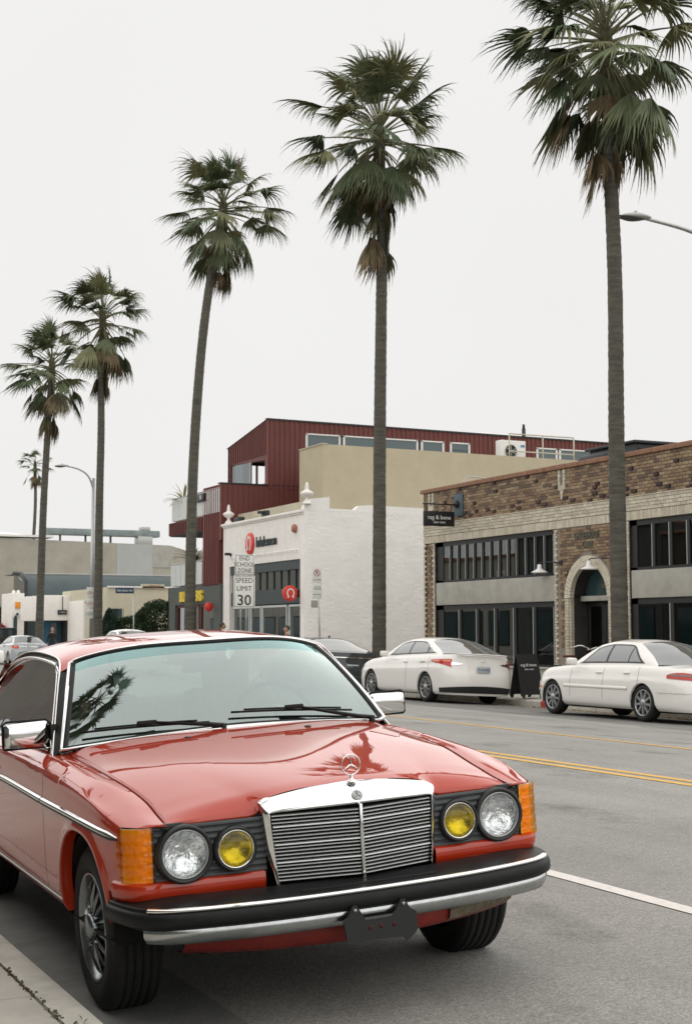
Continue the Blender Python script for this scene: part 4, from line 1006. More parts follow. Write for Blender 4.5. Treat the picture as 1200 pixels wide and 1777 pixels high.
# ------------------------------------------------------------- white shop
def white_shop():
    B = thing('white_shop', 'white painted brick shop with a dark green glazed front and plain side wall', 'building', (FXN, 52, 0))
    def P(mb, name, m, **k): return mb.build(name, m, B, world=True, **k)
    X = FXN; f = MB()
    # side wall facing the viewer: painted bricks as relief on the outline
    out = [(X, -.1), (X, 5.86), (X+.05, 6.0), (X+.15, 6.0), (X+.35, 6.22), (X+1.0, 6.30), (X+1.0, 5.88), (X+2.0, 5.86), (X+2.2, 6.02), (X+2.6, 6.06), (X+7, 5.98), (X+14, 5.98), (X+14, -.1)]
    f.prism(out, (48.10, 48.40), 0, 'y'); P(f, 'side_wall', M_['whitew'])
    # painted brick courses standing slightly proud
    bb = []; random.seed(9)
    z = 0.0; r = 0
    while z < 5.80:
        x = X+.3-.11*(r % 2)
        while x < X+6.2:
            if random.random() < .92: bb.append((x, 48.10-random.uniform(.003, .009), z+.005, x+.205, 48.2, z+.068))
            x += .216
        z += .077; r += 1
    tag(P(mbx(bb), 'painted_bricks', M_['whitew'], fix=False), kind='stuff')
    g = MB(); g.box(X, 48.40, 4.05, X+.3, 56.38, 5.72); g.box(X, 55.66, -.1, X+.3, 56.38, 4.05); g.box(X, 48.10+.3, -.1, X+.3, 48.46, 4.05); P(g, 'front_wall', M_['whitep'])
    g = MB(); g.cbox(X-.10, 48.15, 5.72, X+.35, 56.5, 5.82, .015); g.cbox(X-.05, 48.2, 5.66, X+.3, 56.42, 5.72, .008); P(g, 'cornice', M_['whitep'])
    g = MB(); g.box(X+.6, 48.5, 5.2, X+.8, 56.3, 6.25); P(g, 'parapet', M_['creamw'])
    g = MB(); g.box(X+.3, 48.4, 5.1, X+14, 56.38, 5.2); P(g, 'flat_roof', M_['stucco'])
    # relief frieze
    for k in range(26):
        y = 48.75+k*.262; q = MB(); ang = [pi*j/8 for j in range(9)]
        rows = [[(X-.03 if i else X, y+r_*cos(a), 4.30+r_*1.2*sin(a)) for a in ang] for i, r_ in ((0, .12), (1, .11), (1, .075), (0, .07))]
        q.grid(rows); P(q, 'frieze_arch', M_['whitep'])
    # bell and fascia
    def bar(y0, z0, y1, z1, m, nm, x0=X+.12, x1=X+.24): q = MB(); q.box(x0, y0, z0, x1, y1, z1); return P(q, nm, m)
    bar(48.46, 3.70, 55.66, 4.05, M_['darkgreen'], 'fascia', X+.05)
    bar(48.46, 2.46, 55.66, 2.98, M_['darkgreen'], 'fascia', X+.08)
    F = bar(48.46, 2.98, 55.66, 3.02, M_['darkgreen'], 'upper_window')
    n = 10
    for k in range(n+1):
        y = lerp(48.5, 55.6, k/n); q = MB(); q.box(X+.13, y-.04, 2.98, X+.22, y+.04, 3.70); q.build('mullion', M_['darkgreen'], F, world=True)
        if k < n: q = MB(); q.box(X+.17, y, 2.98, X+.18, y+.71, 3.70); q.build('pane', M_['pane'], F, world=True)
    M_['doorw'] = mat('pale door frame', (.50, .53, .52), .5)
    for (a, b) in ((48.55, 49.75), (49.95, 52.4), (52.5, 53.6), (53.75, 55.5)):
        D = MB(); D.box(X+.1, a, 2.34, X+.2, b, 2.42); D.box(X+.1, a, 0, X+.2, a+.07, 2.34); D.box(X+.1, b-.07, 0, X+.2, b, 2.34); D.box(X+.1, a, 0, X+.2, b, .12); D = P(D, 'glass_door', M_['doorw'], fix=False)
        q = MB(); q.box(X+.15, a+.07, .12, X+.16, b-.07, 2.34); q.build('pane', M_['pane'], D, world=True)
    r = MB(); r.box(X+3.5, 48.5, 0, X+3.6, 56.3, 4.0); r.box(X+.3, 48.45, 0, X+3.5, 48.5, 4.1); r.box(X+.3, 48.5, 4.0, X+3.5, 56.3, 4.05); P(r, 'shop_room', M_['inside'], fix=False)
    for k, y in enumerate((50.4, 52.9, 54.7)): q = MB(); q.cbox(X+1.5, y, 0, X+2.2, y+.8, 1.2, .02); P(q, 'display_table', M_['insidew'] if k == 1 else M_['dash'])
    # sign text
    lg = MB(); Mx = face((X-.03, 53.33, 4.86), (0, -1, 0), (0, 0, 1)); lg.lathe([(.43, -.03), (.43, .03), (.40, .05), (.001, .05)], Mx, 40); LG = P(lg, 'round_logo', M_['redsign'])
    omega(Mx @ Matrix.Translation((0, 0, .052)), .26, LG)
    text('sign_letters', 'lululemon', .58, FX(X-.03, 51.65, 4.86), M_['darkgreen'], B, .02, sx=.92)
    return B
def omega(M, r, par):
    pts = []
    for k in range(25):
        a = lerp(-.32*pi, 1.32*pi, k/24); pts.append((r*.78*cos(a), r*.92*sin(a)+.06*r))
    a0 = pts[0]; a1 = pts[-1]
    pts = [(a0[0]+r*.42, a0[1]-.12*r), (a0[0]+.12*r, a0[1]-.20*r)]+pts+[(a1[0]-.12*r, a1[1]-.20*r), (a1[0]-r*.42, a1[1]-.12*r)]
    q = MB(); w = r*.13; L = []; R_ = []
    for i, p in enumerate(pts):
        a, b = pts[max(i-1, 0)], pts[min(i+1, len(pts)-1)]; dx, dy = b[0]-a[0], b[1]-a[1]; l = sqrt(dx*dx+dy*dy); nx, ny = -dy/l*w, dx/l*w
        L.append((p[0]+nx, p[1]+ny, .0)); R_.append((p[0]-nx, p[1]-ny, .0))
    up = lambda r_: [(x, y, .012) for x, y, z in r_]
    q.grid([L, up(L), up(R_), R_], smooth=False); q.xf(M); return q.build('logo_mark', M_['signw'], par, world=True)
WSH = white_shop()
def finial(y, z, lab):
    q = MB(); q.lathe([(.001, .80), (.03, .78), (.055, .70), (.075, .60), (.06, .56), (.09, .52), (.11, .49), (.22, .44), (.235, .38), (.17, .30), (.07, .24), (.055, .18), (.09, .12), (.13, .10), (.13, .05), (.16, .04), (.16, 0), (.001, 0)], Matrix.Translation((FXN+.08, y, z)), 20)
    solo(q, 'roof_finial', M_['whitep'], (FXN+.08, y, z), lab, 'finial', 'urn finials on the white shop')
finial(56.0, 5.82, 'white urn finial on the left corner of the white shop')
finial(48.05, 6.0, 'white urn finial on the raised right corner of the white shop')
bs_ = thing('blade_sign', 'round red blade sign with a white horseshoe mark at the white shop door', 'sign', (FXN, 48.6, 2.8))
m = MB(); m.lathe([(.27, -.06), (.285, -.05), (.285, .05), (.27, .06), (.001, .06)], FY(20.66, 48.6, 2.80), 40); m.lathe([(.27, -.06), (.001, -.06)], FY(20.66, 48.6, 2.80), 40); m.build('sign_disc', M_['redsign'], bs_, world=True)
omega(FY(20.66, 48.535, 2.80), .16, bs_)
m = MB(); m.box(20.93, 48.57, 2.77, FXN, 48.63, 2.83); m.cbox(FXN-.06, 48.5, 2.66, FXN+.0, 48.7, 2.94, .01); m.build('sign_bracket', M_['blacks'], bs_, world=True)
al_ = MB(); al_.lathe([(.15, 0), (.16, .05), (.14, .12), (.001, .14)], FX(FXN, 48.87, 5.17), 24); solo(al_, 'alarm_bell', mat('faded copper alarm bell', (.35, .15, .09), .55), (FXN, 48.87, 5.17), 'round copper coloured alarm bell high on the white shop front', 'alarm')
for y, z, lab in ((55.45, 4.55, 'small wall camera beside the left pier of the white shop'), (51.9, 5.98, 'black floodlight on the cornice above the logo')):
    q = MB(); q.cbox(FXN-.28, y-.06, z-.05, FXN-.05, y+.06, z+.06, .02); q.box(FXN-.05, y-.02, z-.1, FXN+.0, y+.02, z+.04)
    if z > 5: q.cbox(FXN-.05, y-.18, z-.14, FXN+.15, y+.22, z+.08, .02)
    solo(q, 'wall_camera' if z < 5 else 'floodlight', M_['darkmetal'], (FXN, y, z), lab, 'camera' if z < 5 else 'floodlight')
q = MB(); q.cbox(FXN-.0, 54.6, 5.82, FXN+.25, 55.2, 6.02, .03); solo(q, 'floodlight', M_['darkmetal'], (FXN, 54.9, 5.82), 'black box light beside the left urn finial', 'floodlight')

# ------------------------------------------------------------- red building
def red_building():
    B = thing('red_building', 'three storey building in dark red ribbed metal with pale balcony rails', 'building', (20.9, 60, 0))
    def P(mb, name, m, **k): return mb.build(name, m, B, world=True, **k)
    def ribs_y(x0, x1, zt0, zt1, zb, y, pitch=.23, holes=[]):   # ribs on a wall facing -Y; top slopes zt0->zt1
        q = MB(); n = int((x1-x0)/pitch)
        for k in range(n):
            x = x0+pitch*(k+.5); zt = lerp(zt0, zt1, (x-x0)/(x1-x0)); segs = [(zb, zt)]
            for (a, b, c, d) in holes:
                if a < x < b: segs = [(zb, c), (d, zt)]
            for (c, d) in segs:
                if d-c > .05: q.box(x-.035, y-.035, c, x+.035, y+.01, d)
        tag(P(q, 'cladding_ribs', M_['redw'], fix=False), kind='stuff')
    def ribs_x(y0, y1, zt0, zt1, zb, x, pitch=.23, holes=[]):
        q = MB(); n = int((y1-y0)/pitch)
        for k in range(n):
            y = y0+pitch*(k+.5); zt = lerp(zt0, zt1, (y-y0)/(y1-y0)); segs = [(zb, zt)]
            for (a, b, c, d) in holes:
                if a < y < b: segs = [(zb, c), (d, zt)]
            for (c, d) in segs:
                if d-c > .05: q.box(x-.035, y-.035, c, x+.01, y+.035, d)
        tag(P(q, 'cladding_ribs', M_['redw'], fix=False), kind='stuff')
    # upper storey: side wall with strip windows
    Xu, Yw = 22.97, 56.40
    wins = [(24.67, 26.3), (26.42, 31.36-1.3), (30.2, 31.36), (31.65, 32.68), (36.17, 37.3), (37.4, 39.24)]
    q = MB(); zt = lambda x: lerp(10.34, 10.24, (x-Xu)/(40.2-Xu))
    cuts = [(Xu, 24.67, 0), (24.67, 31.36, 1), (31.36, 31.65, 0), (31.65, 32.68, 1), (32.68, 36.17, 0), (36.17, 39.24, 1), (39.24, 40.2, 0)]
    for a, b, h in cuts:
        if h: q.prism([(a, 7.4), (b, 7.4), (b, 9.17), (a, 9.17)], (Yw, Yw+.2)); q.prism([(a, 9.80), (b, 9.80), (b, zt(b)), (a, zt(a))], (Yw, Yw+.2))
        else: q.prism([(a, 7.4), (b, 7.4), (b, zt(b)), (a, zt(a))], (Yw, Yw+.2))
    P(q, 'upper_side_wall', M_['redw'])
    ribs_y(Xu, 40.2, 10.34-.02, 10.22, 7.4, Yw, holes=[(24.6, 31.4, 9.13, 9.84), (31.6, 32.75, 9.13, 9.84), (36.1, 39.3, 9.13, 9.84)])
    for a, b in wins:
        F = MB(); F.box(a, Yw-.05, 9.17, b, Yw+.05, 9.22); F.box(a, Yw-.05, 9.76, b, Yw+.05, 9.82); F.box(a, Yw-.05, 9.17, a+.09, Yw+.05, 9.8); F.box(b-.09, Yw-.05, 9.17, b, Yw+.05, 9.8)
        F = P(F, 'strip_window', M_['white'], fix=False); g = MB(); g.box(a+.05, Yw+.0, 9.2, b-.05, Yw+.02, 9.78); g.build('pane', M_['tealglass'], F, world=True)
    q = MB(); q.box(Xu, Yw-.06, 10.30, Xu+.01, Yw, 10.34)
    q.add([(Xu-.06, Yw-.06, 10.36), (40.3, Yw-.06, 10.27), (40.3, Yw+.3, 10.27), (Xu-.06, Yw+.3, 10.36), (Xu-.06, Yw-.06, 10.29), (40.3, Yw-.06, 10.20)], [(0, 1, 2, 3), (4, 5, 1, 0)]); P(q, 'roof_edge', M_['darkmetal'])
    # street face of the upper storey, hollow room with two openings
    Yl = 61.15
    def fz(y): return lerp(10.34, 9.60, (y-Yw)/(Yl-Yw))
    q = MB()
    for a, b, z0, z1f in ((Yw+.2, 56.75, 7.4, None), (60.72, Yl, 7.4, None)): q.prism([(a, z0), (b, z0), (b, fz(b)), (a, fz(a))], (Xu, Xu+.15), 0, 'x')
    q.prism([(56.75, 8.63), (60.72, 8.80), (60.72, fz(60.72)), (56.75, fz(56.75))], (Xu, Xu+.15), 0, 'x'); q.prism([(56.75, 7.4), (60.72, 7.4), (60.72, 7.6), (56.75, 7.6)], (Xu, Xu+.15), 0, 'x')
    P(q, 'upper_front_wall', M_['redw']); ribs_x(Yw+.2, Yl, 10.3, 9.57, 7.4, Xu, holes=[(56.7, 60.8, 7.55, 8.85)])
    q = MB(); q.box(Xu, Yl-.15, 7.4, Xu+.3, Yl, 9.6); q.box(Xu+.3, Yl-.15, 7.4, 26.5, Yl, 7.75); q.box(Xu+.3, Yl-.15, 8.9, 26.5, Yl, 9.6); q.box(26.5, Yw+.2, 7.4, 26.6, Yl, 9.6); q.box(24.3, Yl-.15, 7.7, 24.36, Yl, 8.9); P(q, 'end_wall', M_['redw'])
    q = MB(); q.add([(Xu-.05, Yw, 10.34), (Xu-.05, Yl+.1, 9.60), (40, Yl+.1, 9.5), (40, Yw, 10.24)], [(0, 1, 2, 3)]); q.add([(Xu, Yw+.2, 9.2), (Xu, Yl, 9.0), (26.5, Yl, 9.0), (26.5, Yw+.2, 9.2)], [(0, 1, 2, 3)]); P(q, 'roof', M_['greyg'])
    F = MB(); F.box(Xu-.02, 58.35, 7.6, Xu+.06, 58.45, 8.72); F.box(Xu-.02, 56.75, 7.6, Xu+.06, 60.72, 7.65); F = P(F, 'corner_window', M_['palemull'], fix=False)
    g = MB(); g.box(Xu+.03, 58.4, 7.62, Xu+.04, 60.7, 8.75); g.build('pane', M_['paneb'], F, world=True)
    g = MB(); g.box(Xu+.2, 58.9, 7.6, Xu+.25, 59.8, 8.7); P(g, 'curtain', M_['whitep'])
    # middle mass
    q = MB(); q.prism([(20.9, 5.2), (25.6, 5.2), (25.6, 7.45), (20.9, 7.53)], (Yw+.02, Yw+.22)); P(q, 'terrace_side_wall', M_['redw']); ribs_y(20.9, 25.6, 7.50, 7.42, 5.2, Yw+.02)
    q = MB(); q.box(20.85, Yw-.02, 7.52, 25.6, Yw+.28, 7.57); P(q, 'terrace_coping', M_['darkmetal'])
    q = MB(); q.box(20.9, Yw+.22, 3.35, 21.4, 58.6, 7.5); q.box(21.4, Yw+.22, 3.35, 26, 58.6, 7.38); P(q, 'corner_mass', M_['redw']); ribs_x(Yw+.22, 58.6, 7.48, 7.48, 3.35, 20.9)
    # balcony slab, fascia and rails
    q = MB(); q.box(20.9, 58.6, 5.74, 26, 63.18, 6.30); P(q, 'balcony_slab', M_['redw']); ribs_x(58.6, 63.1, 6.30, 6.30, 5.76, 20.88)
    q = MB(); q.box(20.95, 58.65, 5.70, 26, 63.1, 5.74); P(q, 'balcony_soffit', M_['greyg'])
    M_['railp'] = mat('perforated pale rail panel', (.55, .57, .55), .5, var=.1, vs=6)
    for (z0, z1, ya, yb) in ((6.36, 7.37, 56.55, 62.7), (3.45, 4.42, 58.62, 62.78)):
        n = 6; T_ = MB(); T_.tube([(20.9, ya, z1), (20.9, yb, z1), (23.3, yb, z1)], .03, 6); T_ = P(T_, 'balcony_rail', M_['silver'])
        for k in range(n):
            y0, y1 = lerp(ya, yb, k/n), lerp(ya, yb, (k+1)/n); g = MB(); g.box(20.88, y0+.02, z0, 20.90, y1-.02, z1-.03); g.build('rail_panel', M_['railp'], T_, world=True)
        for k in range(3):
            x0 = 20.93+k*.8; g = MB(); g.box(x0, yb-.01, z0, x0+.76, yb+.01, z1-.03); g.build('rail_panel', M_['railp'], T_, world=True)
    q = MB(); q.cbox(20.78, 58.2, 6.95, 20.87, 59.2, 7.28, .01); LB = P(q, 'logo_box', M_['blacks'])
    text('logo_letter', 'N', .28, FX(20.775, 58.6, 7.11), M_['signw'], B, .004)
    # ground floor
    q = MB(); q.box(20.9, Yw+.02, 2.60, 21.2, 63.15, 3.40); q.box(20.9, 62.2, -.1, 21.2, 63.15, 2.6); q.box(20.9, 60.1, -.1, 21.2, 60.4, 2.6); q.box(20.9, Yw+.02, -.1, 21.2, 57.2, 2.6); q.box(21.2, 56.5, 3.2, 30, 63.15, 3.40); q.box(20.9, 63.05, -.1, 30, 63.15, 3.4); P(q, 'ground_floor_wall', M_['greyg'])
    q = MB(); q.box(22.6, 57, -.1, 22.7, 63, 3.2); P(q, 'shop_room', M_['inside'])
    M_['rframe'] = mat('dark red door frame', (.09, .02, .015), .5)
    for a, b in ((60.45, 62.15), (59.2, 60.05), (57.25, 59.1)):
        F = MB(); F.box(20.98, a, 2.48, 21.1, b, 2.6); F.box(20.98, a, -.1, 21.1, a+.12, 2.5); F.box(20.98, b-.12, -.1, 21.1, b, 2.5); F = P(F, 'shop_door', M_['rframe'], fix=False)
        g = MB(); g.box(21.03, a+.12, -.1, 21.04, b-.12, 2.48); g.build('pane', M_['pane'], F, world=True)
    M_['yellow'] = mat('yellow sign letters', (.72, .52, .04), .5)
    text('sign_letters', 'BLENDERS', .56, FX(20.86, 59.9, 2.93), M_['yellow'], B, .06, sx=1.12, bold=.03)
    # fin post to the right, lower column at floor 1
    return B
RB = red_building()
q = MB(); q.lathe([(.17, -.05), (.19, 0), (.17, .05), (.001, .06)], FY(20.6, 57.0, 2.45), 24); q.box(20.7, 56.98, 2.43, 20.9, 57.02, 2.47); solo(q, 'projecting_sign', M_['redsign'], (20.6, 57, 2.45), 'small round red sign beside the last door of the grey shopfront', 'sign')
# tan block behind
tb = thing('tan_building', 'plain windowless tan stucco block behind the white wall', 'building', (23.49, 52, 0))
m = MB(); m.prism([(23.49, -.1), (38, -.1), (38, 8.70), (23.49, 8.78)], (52.0, 52.25)); m.prism([(52.25, -.1), (54.3, -.1), (54.3, 8.78), (52.25, 8.78)], (23.49, 23.7), 0, 'x'); m.build('stucco_wall', M_['tan'], tb, world=True)
m = MB(); m.add([(23.5, 52.1, 8.6), (38, 52.1, 8.55), (38, 56.3, 8.55), (23.5, 54.3, 8.6)], [(0, 1, 2, 3)]); m.build('flat_roof', M_['stucco'], tb, world=True)
m = MB(); m.box(23.45, 51.97, 8.78, 23.7, 54.3, 8.82); m.build('roof_flashing', M_['creamw'], tb, world=True)
# AC unit with rail
ac = thing('air_conditioner', 'white outdoor air conditioner with round fan grille on the tan roof', 'air conditioner', (33.4, 54, 8.6))
m = MB(); m.cbox(32.72, 53.8, 8.72, 33.98, 54.25, 9.68, .03); m.build('casing', M_['lampw'], ac, world=True)
m = MB(); m.lathe([(.31, 0), (.31, .02), (.28, .025), (.27, .0), (.001, -.0)], FY(33.22, 53.79, 9.2), 28, matf=lambda i, j: 0 if i < 3 else 1); m.build('fan_grille', [M_['silver'], M_['darkmetal']], ac, world=True)
for a in range(6):
    m = MB(); m.box(-.012, 0, .0, .012, .28, .03); m.xf(FY(33.22, 53.78, 9.2) @ Matrix.Rotation(a*pi/3, 4, 'Z')); m.build('fan_blade', M_['silver'], ac, world=True)
m = MB(); m.box(33.72, 53.785, 9.4, 33.92, 53.8, 9.5); m.build('maker_plate', mat('blue maker plate', (.08, .25, .38), .5), ac, world=True)
m = MB(); m.box(32.8, 53.85, 8.58, 32.9, 54.2, 8.72); m.build('foot', M_['darkmetal'], ac, world=True)
m = MB(); m.box(33.8, 53.85, 8.58, 33.9, 54.2, 8.72); m.build('foot', M_['darkmetal'], ac, world=True)
rl_ = thing('roof_railing', 'pale pipe railing around the air conditioner', 'railing', (33, 53.4, 8.6))
for z in (9.9, 9.15):
    m = MB(); m.tube([(32.9, 53.4, z), (36.2, 53.4, z)], .03, 6); m.build('rail', M_['creamw'], rl_, world=True)
for x in (32.9, 34.6, 36.2):
    m = MB(); m.tube([(x, 53.4, 8.6), (x, 53.4, 9.9)], .03, 6); m.build('post', M_['creamw'], rl_, world=True)
m = MB(); m.tube([(35.9, 57, 10.2), (35.9, 57, 10.75)], .09, 10); m.tube([(35.9, 57, 10.75), (35.9, 57, 10.95)], .06, 10); solo(m, 'flue', M_['blacks'], (35.9, 57, 10.2), 'short black flue on the red roof', 'flue')
m = MB(); m.cbox(34.0, 58, 10.2, 36.3, 59, 10.62, .08); solo(m, 'roof_hatch', M_['lampw'], (35, 58.5, 10.2), 'low white roof hatch on the red building beside the flue', 'hatch')

# ------------------------------------------------------------- far left group
fb = thing('warehouse', 'long grey concrete block building closing the view on the left', 'building', (30, 110, 0))
m = MB(); m.prism([(16, -.1), (16, 8.65), (36.5, 8.25), (37.8, 7.9), (48, 7.9), (48, -.1)], (110, 125)); m.build('block_wall', M_['cb'], fb, world=True)
m = MB(); m.box(32.2, 109.97, 3, 35.1, 110, 8.25); m.build('grey_panel', M_['cbl'], fb, world=True)
m = MB(); m.box(16, 109.8, 8.62, 27.2, 112, 8.78); m.build('parapet_cap', M_['lampw'], fb, world=True)
m = MB(); m.box(35.1, 109.95, 6.5, 36.8, 110, 8.2); m.build('grey_panel', M_['stucco'], fb, world=True)
m = MB()
for r in range(0, 26):
    m.box(16, 109.975, .2+r*.32, 36, 110, .2+r*.32+.285) if False else None
dt = thing('roof_duct', 'long dull metal duct raised on legs along the warehouse roof', 'duct', (31, 112, 8.6))
m = MB(); m.cbox(26.9, 111, 8.95, 36.0, 112, 9.45, .03); m.build('duct_run', mat('aged duct metal', (.22, .26, .26), .6, .4, var=.25, vs=2), dt, world=True)
m = MB(); m.cbox(34.2, 111, 8.3, 35.4, 112, 9.0, .03); m.build('duct_drop', M_['silver'], dt, world=True)
m = MB(); m.cbox(34.5, 111, 9.45, 35.2, 111.8, 9.75, .03); m.build('duct_cap', M_['silver'], dt, world=True)
for x in (28, 30, 32): m = MB(); m.box(x, 111.2, 8.2, x+.12, 111.4, 8.96); m.build('duct_leg', M_['darkmetal'], dt, world=True)
rp2 = MB(); rp2.add([(21.5, 111, 8.7), (26.6, 111, 8.75), (27.4, 113, 8.8), (24, 113, 9.15), (21, 113, 9.1)], [(0, 1, 2, 3, 4)]); solo(rp2, 'roof_sheet', M_['lampw'], (24, 111, 8.7), 'pale sloping metal roof sheet on the warehouse at the left', 'roof', fix=False)
aw = thing('vaulted_building', 'low building with a dark green grey curved roof in front of the warehouse', 'building', (28, 97, 0))
prof = [(0, 0.0), (.03, .62), (.12, .72), (.3, .78), (.5, .80)]
rows = []
for x in (22.3, 36): rows.append([(x, 97+a*9, lerp(3.1, 5.45, b/.80)) for a, b in [(0, 0), (.06, .30), (.16, .55), (.3, .72), (.5, .80), (.8, .8)]])
m = MB(); m.grid(rows); m.build('curved_roof', M_['awn'], aw, world=True)
m = MB(); m.box(22.3, 97, -.1, 36, 97.2, 3.1); m.build('front_wall', M_['darkgreen'], aw, world=True)
m = MB(); m.tube([(22.2, 96.9, 0), (22.2, 96.9, 4.8), (22.25, 98.5, 5.4), (22.3, 101, 5.5)], .14, 8); m.build('gable_frame', M_['blacks'], aw, world=True)
m = MB(); m.tube([(22.2, 101.2, 5.5), (36, 101.2, 5.5)], .06, 6); m.build('roof_ridge', M_['cbl'], aw, world=True)
g_ = MB(); g_.prism([(97, 3.0), (97.5, 4.2), (98.5, 4.9), (100, 5.3), (101, 5.4), (101, 3.0)], (22.28, 22.32), 0, 'x'); g_.build('gable_glass', M_['paneb'], aw, world=True)
def low(name, label, x0, x1, y0, y1, z1, m_, z0=-.1):
    t = thing(name, label, 'building', (x0, y0, 0)); q = MB(); q.cbox(x0, y0, z0, x1, y1, z1, .02); q.build('wall', m_, t, world=True); return t
wa = low('corner_shop', 'narrow white shop with an orange square sign at the far left', 21.05, 21.9, 96, 99, 4.0, M_['whitep'])
m = MB(); m.cbox(21.3, 95.93, 3.0, 21.68, 95.97, 3.42, .01); m.build('orange_square', mat('orange sign', (.75, .28, .03), .5), wa, world=True)
m = MB(); m.box(21.2, 95.98, 0, 21.45, 96.0, 2.4); m.build('window', M_['tealglass'], wa, world=True)
for x in (21.25, 21.55):
    m = MB(); m.lathe([(.13, 0), (.12, .1), (.05, .2), (.001, .22)], Matrix.Translation((x, 96.3, 4.0)), 12); m.build('roof_urn', M_['whitep'], wa, world=True)
for x, z in ((21.42, 2.62), (21.3, 2.45), (21.7, 2.45)):
    m = MB(); m.cbox(x-.05, 95.7, z-.08, x+.05, 95.98, z+.08, .02); m.build('spotlight', M_['darkmetal'], wa, world=True)
st = thing('round_star_sign', 'round dark green sign with a white star beside the far left palm', 'sign', (22.35, 95.5, 3.05))
m = MB(); m.lathe([(.36, -.04), (.36, .04), (.30, .05), (.001, .05)], FY(22.3, 95.5, 3.05), 32, matf=lambda i, j: 0 if i < 2 else 1); m.build('sign_disc', [M_['lampw'], M_['darkgreen']], st, world=True)
m = MB(); pts = []
for k in range(10):
    a = pi/2+k*pi/5; r = .27 if k % 2 == 0 else .11; pts.append((r*cos(a), r*sin(a)))
v = [(x, y, .055) for x, y in pts]+[(x, y, .07) for x, y in pts]
m.add(v, [tuple(range(10, 20))]+[(i, (i+1) % 10, (i+1) % 10+10, i+10) for i in range(10)]); m.xf(FY(22.3, 95.5, 3.05)); m.build('star', M_['lampw'], st, world=True)
m = MB(); m.tube([(21.9, 95.5, 3.75), (23.0, 95.5, 3.75)], .03, 6); m.tube([(22.3, 95.5, 3.75), (22.3, 95.5, 3.4)], .02, 6); m.tube([(23.0, 95.5, 0), (23.0, 95.5, 3.9)], .05, 8); m.build('sign_arm', M_['lampw'], st, world=True)
wb = low('white_fascia_shop', 'white box fronted shop over a blue recessed entrance', 21.2, 23.1, 88, 94, 3.68, M_['whitep'], 2.15)
m = MB(); m.box(21.3, 89.2, -.1, 23.3, 89.3, 2.15); m.build('blue_recess', mat('blue painted recess', (.03, .10, .17), .6), wb, world=True)
m = MB(); m.box(22.62, 88.05, -.1, 22.72, 89.2, 2.15); m.build('post', M_['blackframe'], wb, world=True)
m = MB(); m.box(22.0, 89.15, -.1, 22.5, 89.19, 2.0); m.build('door', M_['tealglass'], wb, world=True)
m = MB(); m.cbox(22.1, 87.9, 2.5, 22.65, 87.98, 2.78, .01); m.build('name_plaque', M_['blacks'], wb, world=True)
text('plaque_letters', 'CAFE', .17, FY(22.375, 87.895, 2.64), M_['cbl'], wb, .003)
m = MB(); m.box(22.38, 87.96, 2.78, 22.42, 87.99, 3.6); m.build('fascia_groove', M_['darkmetal'], wb, world=True)
wc = low('white_side_house', 'small white rendered building right of the blue entrance', 22.75, 24.3, 84.5, 90, 3.3, M_['whitep'])
m = MB(); m.lathe([(.45, 0), (.40, .2), (.22, .36), (.001, .4)], Matrix.Translation((24.0, 86, 3.3)), 20); m.build('roof_dome', M_['whitep'], wc, world=True)
m = MB(); m.tube([(22.8, 84.4, 3.2), (23.2, 84.1, 3.1), (23.5, 84.0, 2.7)], .02, 6); m.lathe([(.14, 0), (.05, .12)], Matrix.Translation((23.5, 84, 2.5)), 12); m.build('gooseneck_lamp', M_['darkmetal'], wc, world=True)
wd_ = low('cream_building', 'low cream rendered building behind the clipped trees', 22.9, 30, 80, 90, 3.95, M_['creamw'])
m = MB(); m.box(22.95, 79.97, 0, 23.75, 80, 2.75); m.build('window', M_['tealglass'], wd_, world=True)
m = MB(); m.box(23.3, 79.93, 0, 23.5, 79.97, 2.75); m.build('post', M_['blackframe'], wd_, world=True)
m = MB(); m.box(23.85, 79.9, 0, 24.1, 80, 2.8); m.build('post', M_['creamw'], wd_, world=True)
m = MB(); m.cbox(24.9, 79.9, 3.9, 26.2, 80.2, 4.15, .01); m.build('roof_sign', M_['creamw'], wd_, world=True)
text('roof_letters', 'VENICE', .2, FY(25.6, 79.89, 4.02), mat('faded red letters', (.3, .1, .06), .6), wd_, .003)
m = MB(); m.box(22.9, 79.9, 3.93, 30, 80.05, 4.02); m.build('roof_flashing', M_['whitep'], wd_, world=True)
gw = MB(); gw.box(24.6, 74, -.1, 29, 74.2, 1.9); solo(gw, 'garden_wall', M_['creamw'], (25, 74, 0), 'low cream garden wall under the clipped trees', 'wall')
M_['umber'] = mat('dark umber of unseen walls', (.07, .055, .045), .8, var=.2, vs=2)  # unseen near-side walls, dark to take light off the coupe's side
